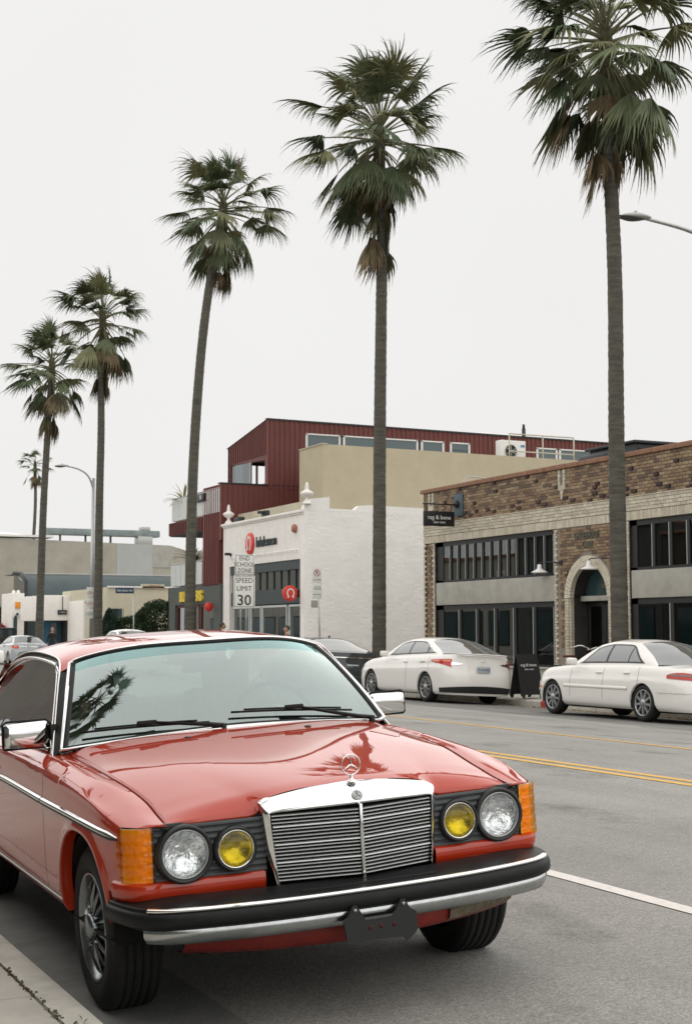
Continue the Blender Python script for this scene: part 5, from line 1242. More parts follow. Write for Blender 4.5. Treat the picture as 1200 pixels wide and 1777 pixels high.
# buildings on the near side, behind the photographer (seen only in reflections), made dark and tall to dim the coupe's side
for k, (ya, yb, h, c) in enumerate(((-14, -2, 6.2, 'umber'), (-2, 9, 7.2, 'umber'), (9, 20, 6.6, 'umber'), (20, 31, 5.7, 'umber'), (31, 60, 6.3, 'umber'), (60, 74, 6.9, 'greyg'), (74, 92, 5.9, 'cb'), (92, 130, 6.6, 'stucco'))):
    t = thing('unseen_near_shop', ['dark brown shop behind the camera at the near pavement', 'tall dark brown shop beside the camera', 'dark umber shop further along the near pavement', 'low umber shop further along the near pavement', 'long umber building further along the near pavement', 'tall grey green building far down the near pavement', 'block walled building far down the near pavement', 'last grey building down the near pavement'][k], 'building', (-3.7, ya, 0))
    m = MB(); m.box(-12, ya, -.1, -3.7, yb-.05, h); m.build('wall', M_[c], t, world=True)
    m = MB(); m.cbox(-12, ya, h, -3.55, yb-.05, h+.15, .02); m.build('coping', M_['coping'], t, world=True)
    n = int((yb-ya)/3.2)
    for i in range(n):
        y = ya+.6+i*3.1; m = MB(); m.box(-3.72, y, .6, -3.66, y+2.4, 2.7); W_ = m.build('shop_window', M_['blackframe'], t, world=True)
        m = MB(); m.box(-3.655, y+.08, .68, -3.65, y+2.32, 2.62); m.build('pane', M_['tealglass'], W_, world=True)
# ------------------------------------------------------------- the other cars
def carpaint(n, c): 
    m = mat(n, c, .5, coat=1, coatr=.03, spec=.15); m.node_tree.nodes['Principled BSDF'].inputs['Coat IOR'].default_value = 1.5; return m
M_['wpaint'] = carpaint('white car paint', (.80, .78, .74)); M_['gpaint'] = carpaint('dark grey car paint', (.035, .04, .043)); M_['spaint'] = carpaint('silver car paint', (.42, .44, .45)); M_['bpaint'] = carpaint('dark suv paint', (.03, .036, .042))
M_['carglass'] = mat('tinted car glass', (.035, .045, .045), .03, spec=1.0); M_['carglass2'] = mat('grey car glass', (.12, .13, .13), .04, spec=1.0, coat=.6)
M_['tail'] = mat('red tail lamp', (.50, .022, .012), .15, coat=.6, var=.2, vs=14); M_['taillit'] = mat('bright tail lamp insert', (.80, .25, .14), .2, coat=.5)
M_['plate'] = mat('number plate', (.45, .50, .52), .5); M_['ink'] = mat('plate ink', (.05, .07, .16), .6)
def sedan(name, label, loc, rotz, S, paint, group='cars parked along the far kerb', glass=None, detail=True):
    R = thing(name, label, 'car', loc, (S.get('pitch', 0), S.get('roll', 0), rotz), group); glass = glass or M_['carglass']
    hw, yf, yr, wb, zs = S['hw'], S['yf'], S['yr'], S['wb'], S['sill']; belt = pchip(*S['belt']); n = S.get('n', 2.8); lf, lr = S.get('lf', .75), S.get('lr', .55)
    def ww(y, z):
        b = belt(y); t = (z-zs)/(b-zs)
        f = pchip((-.2, .13), (-.08, .10), (0, .035), (.25, .008), (.45, 0), (.66, .010), (.72, .024), (.86, .040), (.94, .062), (1, .10))(t)
        return hw-f
    esh = pchip((.0, .12), (.25, .04), (.45, .0), (.62, .015), (.75, .06), (.95, .12), (1.2, .2))
    rA = S['ra']
    def zlow(y):
        z = zs-.05
        for yc in (0, wb):
            if abs(y-yc) < rA: z = max(z, S['rw']-.02+sqrt(max(0, rA*rA-(y-yc)**2))*1.0)
        return z
    st = []   # (width fraction, y, end weight)
    yc0, yc1 = yf+lf, yr-lr
    for k in range(19):
        a = pi/2*k/18; st.append((sin(a)**(2/n) if k else 0, yc0-(lf)*cos(a)**(2/n) if k < 18 else yc0, -1*cos(a)**1.0))
    def addl(a, b, m, mode=0):
        for i in range(1, m+1):
            t = i/m; t = (1-cos(pi*t))/2 if mode else t; st.append((1, lerp(a, b, t), 0))
    cur = yc0
    # arches may start inside the nose curve
    ys = []
    def dense(c): return [c-rA*cos(pi*i/26) for i in range(27)]
    allc = sorted(set([round(v, 5) for v in dense(0)+dense(wb)]+[round(lerp(yc0, yc1, i/40), 5) for i in range(41)]))
    st = [s for s in st if s[1] < yc0-1e-6]
    rear = []
    for k in range(19):
        a = pi/2*k/18; rear.append((cos(a)**(2/n) if k < 18 else 0, yc1+lr*sin(a)**(2/n), sin(a)))
    def wfrac(y):
        if y < yc0: return max(0, 1-((yc0-y)/lf)**n)**(1/n)
        if y > yc1: return max(0, 1-((y-yc1)/lr)**n)**(1/n)
        return 1
    def ew(y):
        if y < yc0: return -min(1, (yc0-y)/lf)**1.5
        if y > yc1: return min(1, (y-yc1)/lr)**1.5
        return 0
    lim = .80
    Y = sorted(set([s[1] for s in st if s[0] >= lim]+[v for v in allc if wfrac(v) >= lim]+[r[1] for r in rear if r[0] >= lim]))
    Y = [y for i, y in enumerate(Y) if i == 0 or y-Y[i-1] > .002]
    stn = [(w_, lerp(0, 1, 0)+y_, ew(y_)) for w_, y_, _ in st if w_ < lim]+[(wfrac(y), y, ew(y)) for y in Y]+[(w_, y_, ew(y_)) for w_, y_, _ in rear if w_ < lim]
    def pt(sx, s, z, off=0):
        wf, y, e = s; w = wf*ww(y, z); yy = y-e*esh(z)
        if off:
            i = min(range(len(stn)), key=lambda q: abs(stn[q][1]-y)+abs(stn[q][0]-wf)); a, b = stn[max(i-1, 0)], stn[min(i+1, len(stn)-1)]
            dx, dy = (b[0]-a[0])*hw, b[1]-a[1]; l = sqrt(dx*dx+dy*dy) or 1; w += off*dy/l; yy -= off*dx/l
        return (sx*w, yy, z)
    NR = 22
    for sx in (-1, 1):
        rows = []
        for s in stn:
            z0, z1 = zlow(s[1]), belt(s[1]); rows.append([pt(sx, s, lerp(z1, z0, k/(NR-1))) for k in range(NR)])
        q = MB(); q.grid(rows)
        for yc in (0, wb):
            ed = [r[-1] for r, s in zip(rows, stn) if abs(s[1]-yc) <= rA+.001]
            if ed: q.grid([ed, [(x-sx*.05, y, z) for x, y, z in ed]])
        q.build('side_panel', paint, R)
        for yc in (0, wb):
            h = MB(); Mx = Matrix.Translation((sx*(hw-.04), yc, S['rw'])) @ Matrix.Rotation(-sx*pi/2, 4, 'Y'); h.lathe([(rA-.01, .0), (rA, .26), (.05, .26)], Mx, 20); h.v = [(x, y, max(z, S['rw']-.1)) for x, y, z in h.v]; h.build('wheel_housing', M_['dark'], R)
    A0, A1, C1, C0 = S['A0'], S['A1'], S['C1'], S['C0']
    cr = S.get('crown', .05)
    def deck(ya, yb, nm):
        rows = []
        for s in stn:
            if ya-.03 <= s[1] <= yb+.03:
                w = s[0]*(hw-.10); yy = s[1]; z = belt(s[1]); e = s[2]
                rows.append([(u*w, yy-e*esh(z), z+cr*(1-u*u)*min(1, (1-abs(e))*2+.05)) for u in [lerp(-1, 1, k/16) for k in range(17)]])
        q = MB(); q.grid(rows); return q.build(nm, paint, R)
    deck(yf, A0+.12, 'hood'); deck(C0-.12, yr, 'boot_lid')
    # greenhouse
    rz = pchip(*S['roof']); wr = S['wr']
    ysn = [lerp(A0, C0, k/60) for k in range(61)]
    def edge(y):   # roof edge point
        b = belt(y); z = rz(y)-S.get('rdrop', .045)*min(1, max(0, (rz(y)-b)/.3)); t = min(1, max(0, (z-b)/(S['H']-b-.05)))
        return (lerp(hw-.10, wr, t**.8), max(z, b+.001))
    def top(ya, yb, m, nm, dz=0):
        yy = [lerp(ya, yb, k/16) for k in range(17)]; rows = []
        for y in yy:
            w, ze = edge(y); zc = max(rz(y), ze)
            bow = S.get('bow', .10) 
            rows.append([(u*w, y+(-bow*(1-u*u) if y <= A1+.3 else bow*(1-u*u)*.8 if y > C1-.3 else 0)*(1-.0)*min(1, 1 if y < A1 or y > C1 else .5), ze+(zc-ze)*(1-abs(u)**2.6)+dz+.02*(1-u*u)) for u in [lerp(-1, 1, k/14) for k in range(15)]])
        q = MB(); q.grid(rows); return q.build(nm, m, R)
    top(A0, A1, glass, 'windscreen'); top(A1-.001, C1+.001, paint, 'roof'); rg = top(C1, C0, glass, 'rear_window')
    def sp(sx, y, t, off=0):
        b = belt(y); w0 = hw-.10; w1, z1 = edge(y); bul = .035*sin(pi*min(1, t))*min(1, (z1-b)/.3); return (sx*(lerp(w0, w1, t)+bul+off), y, lerp(b, z1, t))
    for sx in (-1, 1):
        q = MB(); q.grid([[sp(sx, y, t/8) for t in range(9)] for y in ysn]); q.build('cabin_side', paint, R)
        # window surround and panes
        for i, (pa, m_, off, nm) in enumerate([(S['win'], M_['plastic'], .006, 'window_surround')]+[(w_, glass, .010, 'side_window') for w_ in S['panes']]):
            ya, yb, t0, t1, fa, fb = pa; q = MB(); rows = []
            for k in range(25):
                y = lerp(ya, yb, k/24); hgt = edge(y)[1]-belt(y); lo = .035/max(hgt, .05) if i == 0 else .06/max(hgt, .06); hi = 1-(.045 if i == 0 else .07)/max(hgt, .08)
                hi2 = hi*min(1, (y-ya)/max(fa, 1e-3)+.02) if fa else hi; hi2 = min(hi2, lo+(hi-lo)*min(1, (yb-y)/max(fb, 1e-3)+.03)**.8) if fb else hi2
                if hi2 <= lo: hi2 = lo+.002
                rows.append([sp(sx, y, lerp(lo, hi2, t/5), off) for t in range(6)])
            q.grid(rows); q.build(nm, m_, R)
        # mirror and handles
        my = S['mir']; q = MB(); q.cbox(sx*(hw-.02), my-.05, belt(my)-.01, sx*(hw+.17), my+.07, belt(my)+.13, .04); q.build('wing_mirror', S.get('mirm', paint), R)
        for hy in S['handles']:
            q = MB(); z = belt(hy)-.14; w = ww(hy, z); q.cbox(sx*(w-.005), hy-.09, z-.014, sx*(w+.028), hy+.09, z+.014, .012); q.build('door_handle', paint, R)
        for gy, za, zb in S['gaps']:
            q = MB(); q.grid([[(sx*(ww(gy+o+dy*(z-za), z)+.0015), gy+o+dy*(z-za), z) for z in [lerp(za, zb, k/12) for k in range(13)]] for o in (-.004, .004) for dy in (S.get('gapslant', 0),)]); q.build('door_gap', M_['dark'], R)
        if S.get('strip'):
            z = S['strip']; q = MB(); yy = [rA+.06+(wb-2*rA-.12)*k/20 for k in range(21)]; q.grid([[(sx*(ww(y, z+dz)+o), y, z+dz) for y in yy] for dz, o in ((.03, .001), (.025, .010), (-.025, .010), (-.03, .001))]); q.build('side_moulding', paint, R)
    ub = MB(); ub.box(-hw+.16, yf+.55, .17, hw-.16, yr-.5, zs+.10); ub.box(-.45, yf+.3, .17, .45, yr-.25, zs+.1); ub.build('underbody', M_['dark'], R)
    # tail and nose items
    def idx(y): return min(range(len(stn)), key=lambda q: abs(stn[q][1]-y))
    def endst(e, a):   # station at plan angle a (0 centre, pi/2 side) at the rear (e=1) or front (-1)
        if e > 0: y = yc1+lr*cos(a)**(2/n)
        else: y = yc0-lf*cos(a)**(2/n)
        return (sin(a)**(2/n) if a > .001 else .0, y, ew(y))
    def patch(e, sx, a0, a1, zf, m, nm, off=.008, par=None, nn=18):
        q = MB(); rows = []
        for k in range(nn+1):
            a = lerp(a0, a1, k/nn); s = endst(e, a) if a < pi/2 else (1, (yc1-(a-pi/2)*.6) if e > 0 else yc0+(a-pi/2)*.6, 0); z0, z1 = zf(k/nn)
            rows.append([pt(sx, s, lerp(z0, z1, t/5), off) for t in range(6)])
        q.grid(rows); return q.build(nm, m, par or R)
    S['extra'](R, patch, pt, endst) if S.get('extra') else None
    # wheels
    rw, rr = S['rw'], S['rim']; cache = {}
    for yc in (0, wb):
        for sx in (-1, 1):
            Wt = bpy.data.objects.new('wheel', None); COL.objects.link(Wt); Wt.parent = R; Wt.empty_display_size = .1; Wt.location = (sx*(hw-.035), yc, rw)
            if sx not in cache:
                Mx = Matrix.Rotation(sx*pi/2, 4, 'Y'); t = MB(); t.lathe([(rr+.005, -.01), (rr+.02, .005), ((rr+rw)/2, .012), (rw-.03, 0), (rw-.006, -.02), (rw, -.05), (rw, -.16), (rw-.02, -.2), (rr, -.2)], Mx, 40)
                rm = MB(); rm.lathe([(rr+.005, -.012), (rr+.004, .002), (rr-.006, .002), (rr-.014, -.02), (rr-.02, -.07), (.10, -.075), (.001, -.07)], Mx, 40, matf=lambda i, j: 0 if i < 3 else 1)
                sp_ = MB(); ns = S['spokes']
                for k in range(ns):
                    a = 2*pi*k/ns; wdt = S.get('spw', .02); M2 = Mx @ Matrix.Rotation(a, 4, 'Z')
                    b0 = len(sp_.v); sp_.add([(.04, -wdt*.8, .0), (.04, wdt*.8, .0), (rr-.01, wdt*.55, -.006), (rr-.01, -wdt*.55, -.006), (.04, -wdt, -.05), (.04, wdt, -.05), (rr-.01, wdt*.8, -.05), (rr-.01, -wdt*.8, -.05)], [(0, 1, 2, 3), (0, 4, 5, 1), (1, 5, 6, 2), (2, 6, 7, 3), (3, 7, 4, 0)]); sp_.v[b0:] = [tuple(M2 @ Vector(p)) for p in sp_.v[b0:]]
                hb = MB(); hb.lathe([(.065, -.04), (.065, .004), (.03, .014), (.001, .015)], Mx, 20)
                cache[sx] = (t.data('tyre', M_['tyre']), rm.data('rim', [M_['alloy2'], M_['darkmetal']]), sp_.data('spokes', M_['alloy2']), hb.data('hub', M_['alloy2']))
            T, Rm, Sp, Hb = cache[sx]; inst('tyre', T, Wt); rim = inst('rim', Rm, Wt); inst('spokes', Sp, rim); inst('hub', Hb, rim)
    return R
M_['alloy2'] = mat('silver wheel', (.40, .41, .41), .35, .8)
def camry_x(R, patch, pt, endst):
    for sx in (-1, 1):
        L = patch(1, sx, .80, pi/2+.42, lambda t: (lerp(.86, .93, t) if t > .0 else .9, lerp(.99, .965, t)) if False else (lerp(.80, .925, t**.8), lerp(.985, .965, t)), M_['tail'], 'tail_lamp')
        patch(1, sx, .86, 1.25, lambda t: (lerp(.93, .93, t), lerp(.965, .955, t)), M_['taillit'], 'lamp_insert', .012, L); patch(1, sx, 1.45, pi/2+.25, lambda t: (lerp(.90, .935, t), .952), M_['taillit'], 'lamp_insert', .012, L)
        patch(1, sx, .40, .82, lambda t: (lerp(.87, .84, t), lerp(.90, .92, t)), M_['chrome'], 'boot_trim', .012)
        patch(-1, sx, .8, 1.3, lambda t: (.60, .70), M_['lampw'], 'headlight')
    for sx in (-1, 1): patch(1, sx, .0, 1.42, lambda t: (.24, lerp(.40, .34, t)), M_['plastic'], 'lower_bumper', .012)
    q = MB(); q.cbox(-.17, 3.868, .70, .17, 3.885, .84, .005); P_ = q.build('number_plate', M_['plate'], R); text('plate_digits', '7KNR482', .08, face((0, 3.887, .765), (-1, 0, 0), (0, 0, 1)), M_['ink'], P_, .001, world=False)
    q = MB(); q.tube([(.06*cos(a), 3.872+0, .955+.03*sin(a)) for a in [2*pi*k/20 for k in range(21)]], .006, 5); q.tube([(.03*cos(a), 3.873, .955+.03*sin(a)) for a in [2*pi*k/20 for k in range(21)]], .005, 5); q.build('badge', M_['chrome'], R)
    q = MB(); q.grid([[(u*.62, 3.74+.0*abs(u), 1.115-.01*u*u) for u in (-1, -.5, 0, .5, 1)], [(u*.64, 3.80, 1.120-.012*u*u) for u in (-1, -.5, 0, .5, 1)], [(u*.64, 3.815, 1.10-.012*u*u) for u in (-1, -.5, 0, .5, 1)], [(u*.64, 3.74, 1.085-.012*u*u) for u in (-1, -.5, 0, .5, 1)]]); q.build('boot_lip', M_['wpaint'], R)
CAMRY = dict(hw=.91, yf=-.96, yr=3.89, wb=2.78, sill=.24, H=1.47, n=3.2, lf=.9, lr=.62, belt=((-.96, .70), (-.5, .84), (.3, .965), (1.0, 1.0), (2.4, 1.05), (3.2, 1.075), (3.7, 1.085), (3.89, 1.07)), A0=.42, A1=1.30, C1=2.55, C0=3.42,
    roof=((.42, .99), (.85, 1.24), (1.30, 1.42), (1.8, 1.47), (2.2, 1.465), (2.55, 1.425), (3.0, 1.27), (3.42, 1.10)), wr=.58, ra=.375, rw=.335, rim=.235, spokes=10, spw=.022, crown=.035, mir=.86, handles=(1.78, 2.62), gaps=((1.86, .3, .98), (2.92, .62, 1.03)),
    win=(.70, 3.13, 0, 1, .55, .75), panes=[(.84, 1.80, 0, 1, .45, 0), (1.86, 2.70, 0, 1, 0, .10), (2.74, 3.04, 0, 1, 0, .35)], extra=camry_x, mirm=M_['wpaint'])
def e_x(R, patch, pt, endst):
    for sx in (-1, 1):
        L = patch(1, sx, .40, pi/2-.10, lambda t: (lerp(.735, .765, t), lerp(.865, .885, t)-.06*t**4-.06*(1-t)**6), M_['tail'], 'tail_lamp')
        patch(1, sx, .6, 1.35, lambda t: (.80, .845), mat('smoky lamp insert', (.25, .12, .11), .2, coat=.5), 'lamp_insert', .012, L)
        patch(-1, sx, .7, 1.2, lambda t: (.56, lerp(.64, .68, t)), M_['lampw'], 'headlight'); patch(1, sx, 0, pi/2+.25, lambda t: (.52, .56), M_['wpaint'], 'bumper_moulding', .016)
        patch(-1, sx, .5, 1.22, lambda t: (.44, .48), M_['wpaint'], 'bumper_moulding', .016)
        q = MB(); q.cbox(sx*.875, -.42, .50, sx*.895, -.34, .535, .008); q.build('side_marker', M_['amber'], R)
    q = MB(); q.cbox(-.24, 3.86, .62, .24, 3.88, .75, .005); q.build('number_plate', M_['plate'], R)
ECLS = dict(hw=.90, yf=-.84, yr=3.96, wb=2.833, sill=.25, H=1.44, n=2.6, lf=.72, lr=.55, belt=((-.84, .64), (-.5, .80), (0, .90), (.8, .945), (1.6, .965), (2.6, .975), (3.4, .96), (3.96, .90)), A0=.52, A1=1.22, C1=2.38, C0=3.15,
    roof=((.52, .95), (.9, 1.22), (1.22, 1.375), (1.7, 1.44), (2.1, 1.435), (2.38, 1.40), (2.8, 1.22), (3.15, .99)), wr=.56, ra=.36, rw=.325, rim=.225, spokes=9, spw=.030, crown=.05, mir=.78, handles=(1.52, 2.36), gaps=((1.66, .36, .95), (2.70, .60, .95), (.62, .36, .93)), strip=.56,
    win=(.68, 2.78, 0, 1, .55, .50), panes=[(.78, 1.62, 0, 1, .5, 0), (1.68, 2.28, 0, 1, 0, 0), (2.31, 2.66, 0, 1, 0, .38)], extra=e_x, mirm=M_['wpaint'])
def mal_x(R, patch, pt, endst):
    for sx in (-1, 1):
        L = patch(1, sx, .62, pi/2+.30, lambda t: (.82, .96), M_['tail'], 'tail_lamp'); patch(1, sx, .75, 1.15, lambda t: (.87, .93), M_['taillit'], 'lamp_insert', .012, L); patch(1, sx, 0, .6, lambda t: (.93, .95), M_['chrome'], 'boot_trim', .01)
    q = MB(); q.cbox(-.17, 3.88, .62, .17, 3.9, .76, .005); q.build('number_plate', M_['plate'], R)
    q = MB(); q.prism([(2.2, 1.45), (2.34, 1.45), (2.33, 1.53)], (-.015, .015), 0, 'x'); q.build('roof_aerial', M_['gpaint'], R)
MAL = dict(CAMRY); MAL.update(yr=3.95, extra=mal_x, mirm=M_['gpaint'])
zc_ = lambda x: roadz(x)-.004
def slope(x): return atan2(roadz(x+.75)-roadz(x-.75), 1.5)
def far_car(name, label, x, yfront, S, paint, **k):
    S = dict(S); S['roll'] = slope(x); z = roadz(x)
    return sedan(name, label, (x, yfront, z), pi, S, paint, **k)
far_car('parked_car', 'white modern saloon seen from behind, between the dark saloon and the black sandwich board', 16.72, 32.25, CAMRY, M_['wpaint'], glass=M_['carglass2'])
far_car('parked_car', 'white rounded older saloon at the right edge, before the brick building', 16.45, 23.85, ECLS, M_['wpaint'], glass=M_['carglass2'])
far_car('parked_car', 'dark grey saloon with red tail lamps in front of the white modern saloon', 16.70, 39.0, MAL, M_['gpaint'], glass=M_['carglass2'])
tall = dict(CAMRY); tall.update(extra=None)
s_ = far_car('parked_car', 'white tall car whose roof shows behind the red roof', 16.6, 57.0, tall, M_['wpaint']); s_.scale = (1, .95, 1.17)
far_car('parked_car', 'silver saloon with pale rear window beside the dark off-roader', 16.5, 74.6, MAL, M_['spaint'])
# white car standing behind the coupe on the near side
S2 = dict(CAMRY); S2['roll'] = -atan2(roadz(3.0)-roadz(1.9), 1.1)
sedan('parked_car', 'white car at the left edge, parked close behind the red coupe', (2.45, 15.2, roadz(2.45)), 0, S2, M_['wpaint'], group='cars at the near kerb')
# boxy off-roader
def offroader():
    x, y = 16.5, 77.2; z0 = roadz(16.5)
    R = thing('parked_car', 'dark boxy off-road car with a spare wheel on its back at the far left', 'car', (x, y, z0), (0, 0, 0), 'cars parked along the far kerb')
    def P(q, nm, m): return q.build(nm, m, R)
    q = MB(); q.cbox(-.80, 0, .5, .80, 4.0, 1.15, .06); P(q, 'tub', M_['bpaint'])
    q = MB(); q.prism([(-.78, 1.12), (.78, 1.12), (.70, 1.83), (-.70, 1.83)], (.02, 2.3)); P(q, 'hard_top', M_['bpaint'])
    q = MB(); q.cbox(-.72, 0, 1.80, .72, 2.4, 1.88, .03); P(q, 'roof', M_['bpaint'])
    q = MB(); q.prism([(-.62, 1.2), (.62, 1.2), (.58, 1.74), (-.58, 1.74)], (0, .019)); P(q, 'rear_window', M_['carglass'])
    for sx in (-1, 1):
        q = MB(); q.box(sx*.77, .15, 1.2, sx*.745, 1.0, 1.72); P(q, 'side_window', M_['carglass']); q = MB(); q.box(sx*.77, 1.1, 1.2, sx*.745, 2.1, 1.72); P(q, 'side_window', M_['carglass'])
        q = MB(); q.cbox(sx*.66, -.04, .82, sx*.79, 0, 1.0, .01); P(q, 'tail_lamp', M_['tail'])
        for yy in (.75, 3.3):
            q = MB(); q.cbox(sx*.78, yy-.48, .82, sx*.96, yy+.48, .92, .04); P(q, 'fender', M_['plastic'])
            q = MB(); q.lathe([(.2, 0), (.24, .02), (.36, .01), (.39, -.03), (.39, -.22), (.3, -.24)], Matrix.Translation((sx*.92, yy, .39)) @ Matrix.Rotation(sx*pi/2, 4, 'Y'), 28); w = P(q, 'wheel', M_['tyre'])
            q = MB(); q.lathe([(.2, 0), (.17, -.03), (.05, -.02), (.001, .0)], Matrix.Translation((sx*.92, yy, .39)) @ Matrix.Rotation(sx*pi/2, 4, 'Y'), 20); q.build('rim', M_['alloy2'], w)
    q = MB(); q.lathe([(.001, .2), (.12, .2), (.2, .22), (.36, .2), (.38, .16), (.38, 0), (.3, -.02)], Matrix.Translation((.1, -.02, 1.02)) @ Matrix.Rotation(pi/2, 4, 'X'), 28); P(q, 'spare_wheel', M_['tyre'])
    q = MB(); q.cbox(-.85, -.12, .5, .85, .0, .66, .03); P(q, 'rear_bumper', M_['plastic'])
    q = MB(); q.cbox(-.7, 2.3, 1.0, .7, 3.95, 1.2, .05); P(q, 'bonnet', M_['bpaint'])
offroader()
# ------------------------------------------------------------- palms
GR = [(0.109, 0.137, 0.068), (0.082, 0.112, 0.057), (0.128, 0.152, 0.077), (0.077, 0.102, 0.055), (0.179, 0.183, 0.094), (0.122, 0.132, 0.069)]
M_['frond'] = mat('green palm frond', (.05, .08, .03), .55, rnd=GR, var=.25, vs=3, spec=.35)
M_['fronddry'] = mat('dry palm frond', (.16, .11, .06), .8, rnd=[(.15, .11, .06), (.20, .15, .085), (.10, .085, .05), (.085, .085, .04)], var=.3, vs=4)
M_['petiole'] = mat('palm leaf stalk', (.12, .12, .055), .6, var=.3, vs=5)
def trunkmat():
    m = mat('ringed palm trunk', (.088, .083, .066), .9, var=.38, vs=2.2, bump=.8, bs=12, stretch=(1, 1, 7), dist=.03)
    return m
M_['trunk'] = trunkmat()
WIND = Vector((-.905, .426, 0))
FR = {}
def frond_mesh(az, el, dry, seed):
    rnd = random.Random(seed); mb = MB()
    d = Vector((cos(az)*cos(el), sin(az)*cos(el), sin(el))); side = d.cross(Vector((0, 0, 1))).normalized()
    Lp = rnd.uniform(1.15, 1.5)*(.75 if dry else 1); pts = []; p = Vector((0, 0, 0)); dd = d.copy()
    for k in range(7):
        pts.append(p.copy()); p = p+dd*(Lp/6); dd = (dd+Vector((0, 0, -.055 if el > -.3 else -.14))+WIND*.02).normalized()
    mb.tube(pts, [.035-.0035*k for k in range(7)], 4, m=1)
    T = dd; S = (side-T*side.dot(T)).normalized(); U = S.cross(T).normalized()
    n = 42; spread = radians(rnd.uniform(62, 104) if el > -.35 else rnd.uniform(36, 66)); roll = rnd.uniform(-.4, .4)
    S = (S*cos(roll)+U*sin(roll)).normalized()
    for i in range(n):
        psi = lerp(-spread, spread, i/(n-1))+rnd.uniform(-.03, .03); dirn = (T*cos(psi)+S*sin(psi)+U*(.12-.25*abs(psi))).normalized()
        fd = .6+.5*abs(psi)/1.6+rnd.uniform(-.3, .5); L = (1.05-.22*abs(psi)/1.6)*rnd.uniform(.72, 1.25)*(.9 if dry else 1); ns = 6; q = pts[-1].copy(); v = dirn.copy(); row = []
        wid0 = .008; droop = rnd.uniform(.42, .85)*(1.5 if dry else 1)
        for k in range(ns+1):
            t = k/ns; wv = (.010+.055*min(1, t*2.6)) if t < .38 else .065*max(0, 1-(t-.38)/.62)**1.1+.003
            wdir = (v.cross(U)).normalized(); wdir = (wdir+U*(.35 if i % 2 else -.35)).normalized()
            row.append((q+wdir*wv*.5, q-wdir*wv*.5)); q = q+v*(L/ns)
            g = droop*(t**1.3)*1.5*fd
            v = (v+Vector((0, 0, -1))*g+WIND*(.42*t*t)+Vector((rnd.uniform(-1, 1), rnd.uniform(-1, 1), 0))*.10*t).normalized()
        b = len(mb.v)
        for a, c in row: mb.v += [tuple(a), tuple(c)]
        for k in range(ns): mb.f.append((b+2*k, b+2*k+1, b+2*k+3, b+2*k+2)); mb.m.append(0); mb.sm.append(False)
    return mb.data('frond', [M_['fronddry'] if dry else M_['frond'], M_['petiole']])
def frond_lib(az, el, dry, k):
    ia = int(round(az/(2*pi)*16)) % 16; ie = int(round(el/radians(11))); key = (ia, ie, dry, k % 2)
    if key not in FR: FR[key] = frond_mesh(ia*2*pi/16, ie*radians(11), dry, ia*131+ie*17+(7 if dry else 0)+k % 2)
    return FR[key]
def palm(label, pts, r0, r1, crown, n, seed, size=1.0, skirt=1.0, thin=False):
    rnd = random.Random(seed); base = pts[0]
    t = thing('palm_tree', label, 'palm tree', (base[0], base[1], base[2]), group='tall fan palms lining the street')
    P = crom(pts, 14); rows = []; mb = MB(); n_ = len(P)
    rr = [lerp(r0, r1, min(1, (i/(n_-1))))*(1+.05*noise.noise(Vector((i*.55, seed, 0))))*(1+.35*max(0, 1-i/(n_*.05))) for i in range(n_)]
    # fine rings
    Q = resample(P, 150); m2 = MB(); rr2 = []
    for i in range(150):
        u = i/149; a = u*(n_-1); k = min(int(a), n_-2); r = lerp(rr[k], rr[k+1], a-k); rr2.append(r*(1+.034*(i % 2)+.05*noise.noise(Vector((i*.9, seed, 3)))))
    m2.tube(Q, rr2, 14); m2.build('trunk', M_['trunk'], t, world=True)
    top = Vector(P[-1]); 
    hb = MB(); hb.tube([top-Vector((0, 0, 1.4*size)), top-Vector((0, 0, .6)), top+Vector((0, 0, .1)), top+Vector((0, 0, .45))], [r1*1.05, r1*1.25, r1*1.15, .05], 12); hb.build('crown_shaft', M_['lb'], t, world=True)
    ga = 2.399963; 
    for k in range(n):
        f = k/n; az = k*ga+rnd.uniform(-.5, .5)
        el = radians(lerp(80, -60, f**.95))+rnd.uniform(-.34, .34); dry = f > .90
        z = lerp(.35, -.55*size, f); s = size*(lerp(.66, 1.0, min(1, f*3.5)))*rnd.uniform(.70, 1.14)
        M = wm(t).inverted() @ Matrix.Translation(top+Vector((0, 0, z))) @ Matrix.Scale(s, 4); inst('frond', frond_lib(az % (2*pi), el, dry, k), t, M)
    ns = int(9*skirt)
    for k in range(ns):
        az = k*ga*1.3+rnd.uniform(-.4, .4); M = wm(t).inverted() @ Matrix.Translation(top+Vector((0, 0, -.9*size-1.0*rnd.random()*skirt))) @ Matrix.Scale(size*rnd.uniform(.75, 1.1), 4)
        inst('frond', frond_lib(az % (2*pi), radians(-78), True, k), t, M)
    return t
M_['lb'] = mat('leaf bases', (.06, .055, .028), .9, var=.5, vs=14, bump=.4, bs=30)
palm('nearest tall fan palm, its crown cut by the top of the frame', [(18.15, 25.18, -.1), (18.14, 25.18, 5), (18.17, 25.18, 8.7), (18.1, 25.18, 11.2), (18.02, 25.18, 14.1)], .185, .135, 0, 78, 1, 1.10, .8)
palm('straight tall fan palm in front of the white side wall', [(18.1, 36.3, -.1), (18.14, 36.3, 6.2), (18.2, 36.3, 10.2), (18.24, 36.3, 12.7), (18.16, 36.3, 15.5)], .20, .14, 0, 76, 2, 1.12, 1.3)
palm('leaning curved fan palm in front of the red building', [(18.1, 52.18, -.1), (18.18, 52.18, 6.7), (18.42, 52.18, 11.2), (18.78, 52.18, 14.5), (19.35, 52.18, 17.8)], .21, .15, 0, 58, 3, 1.10, .7)
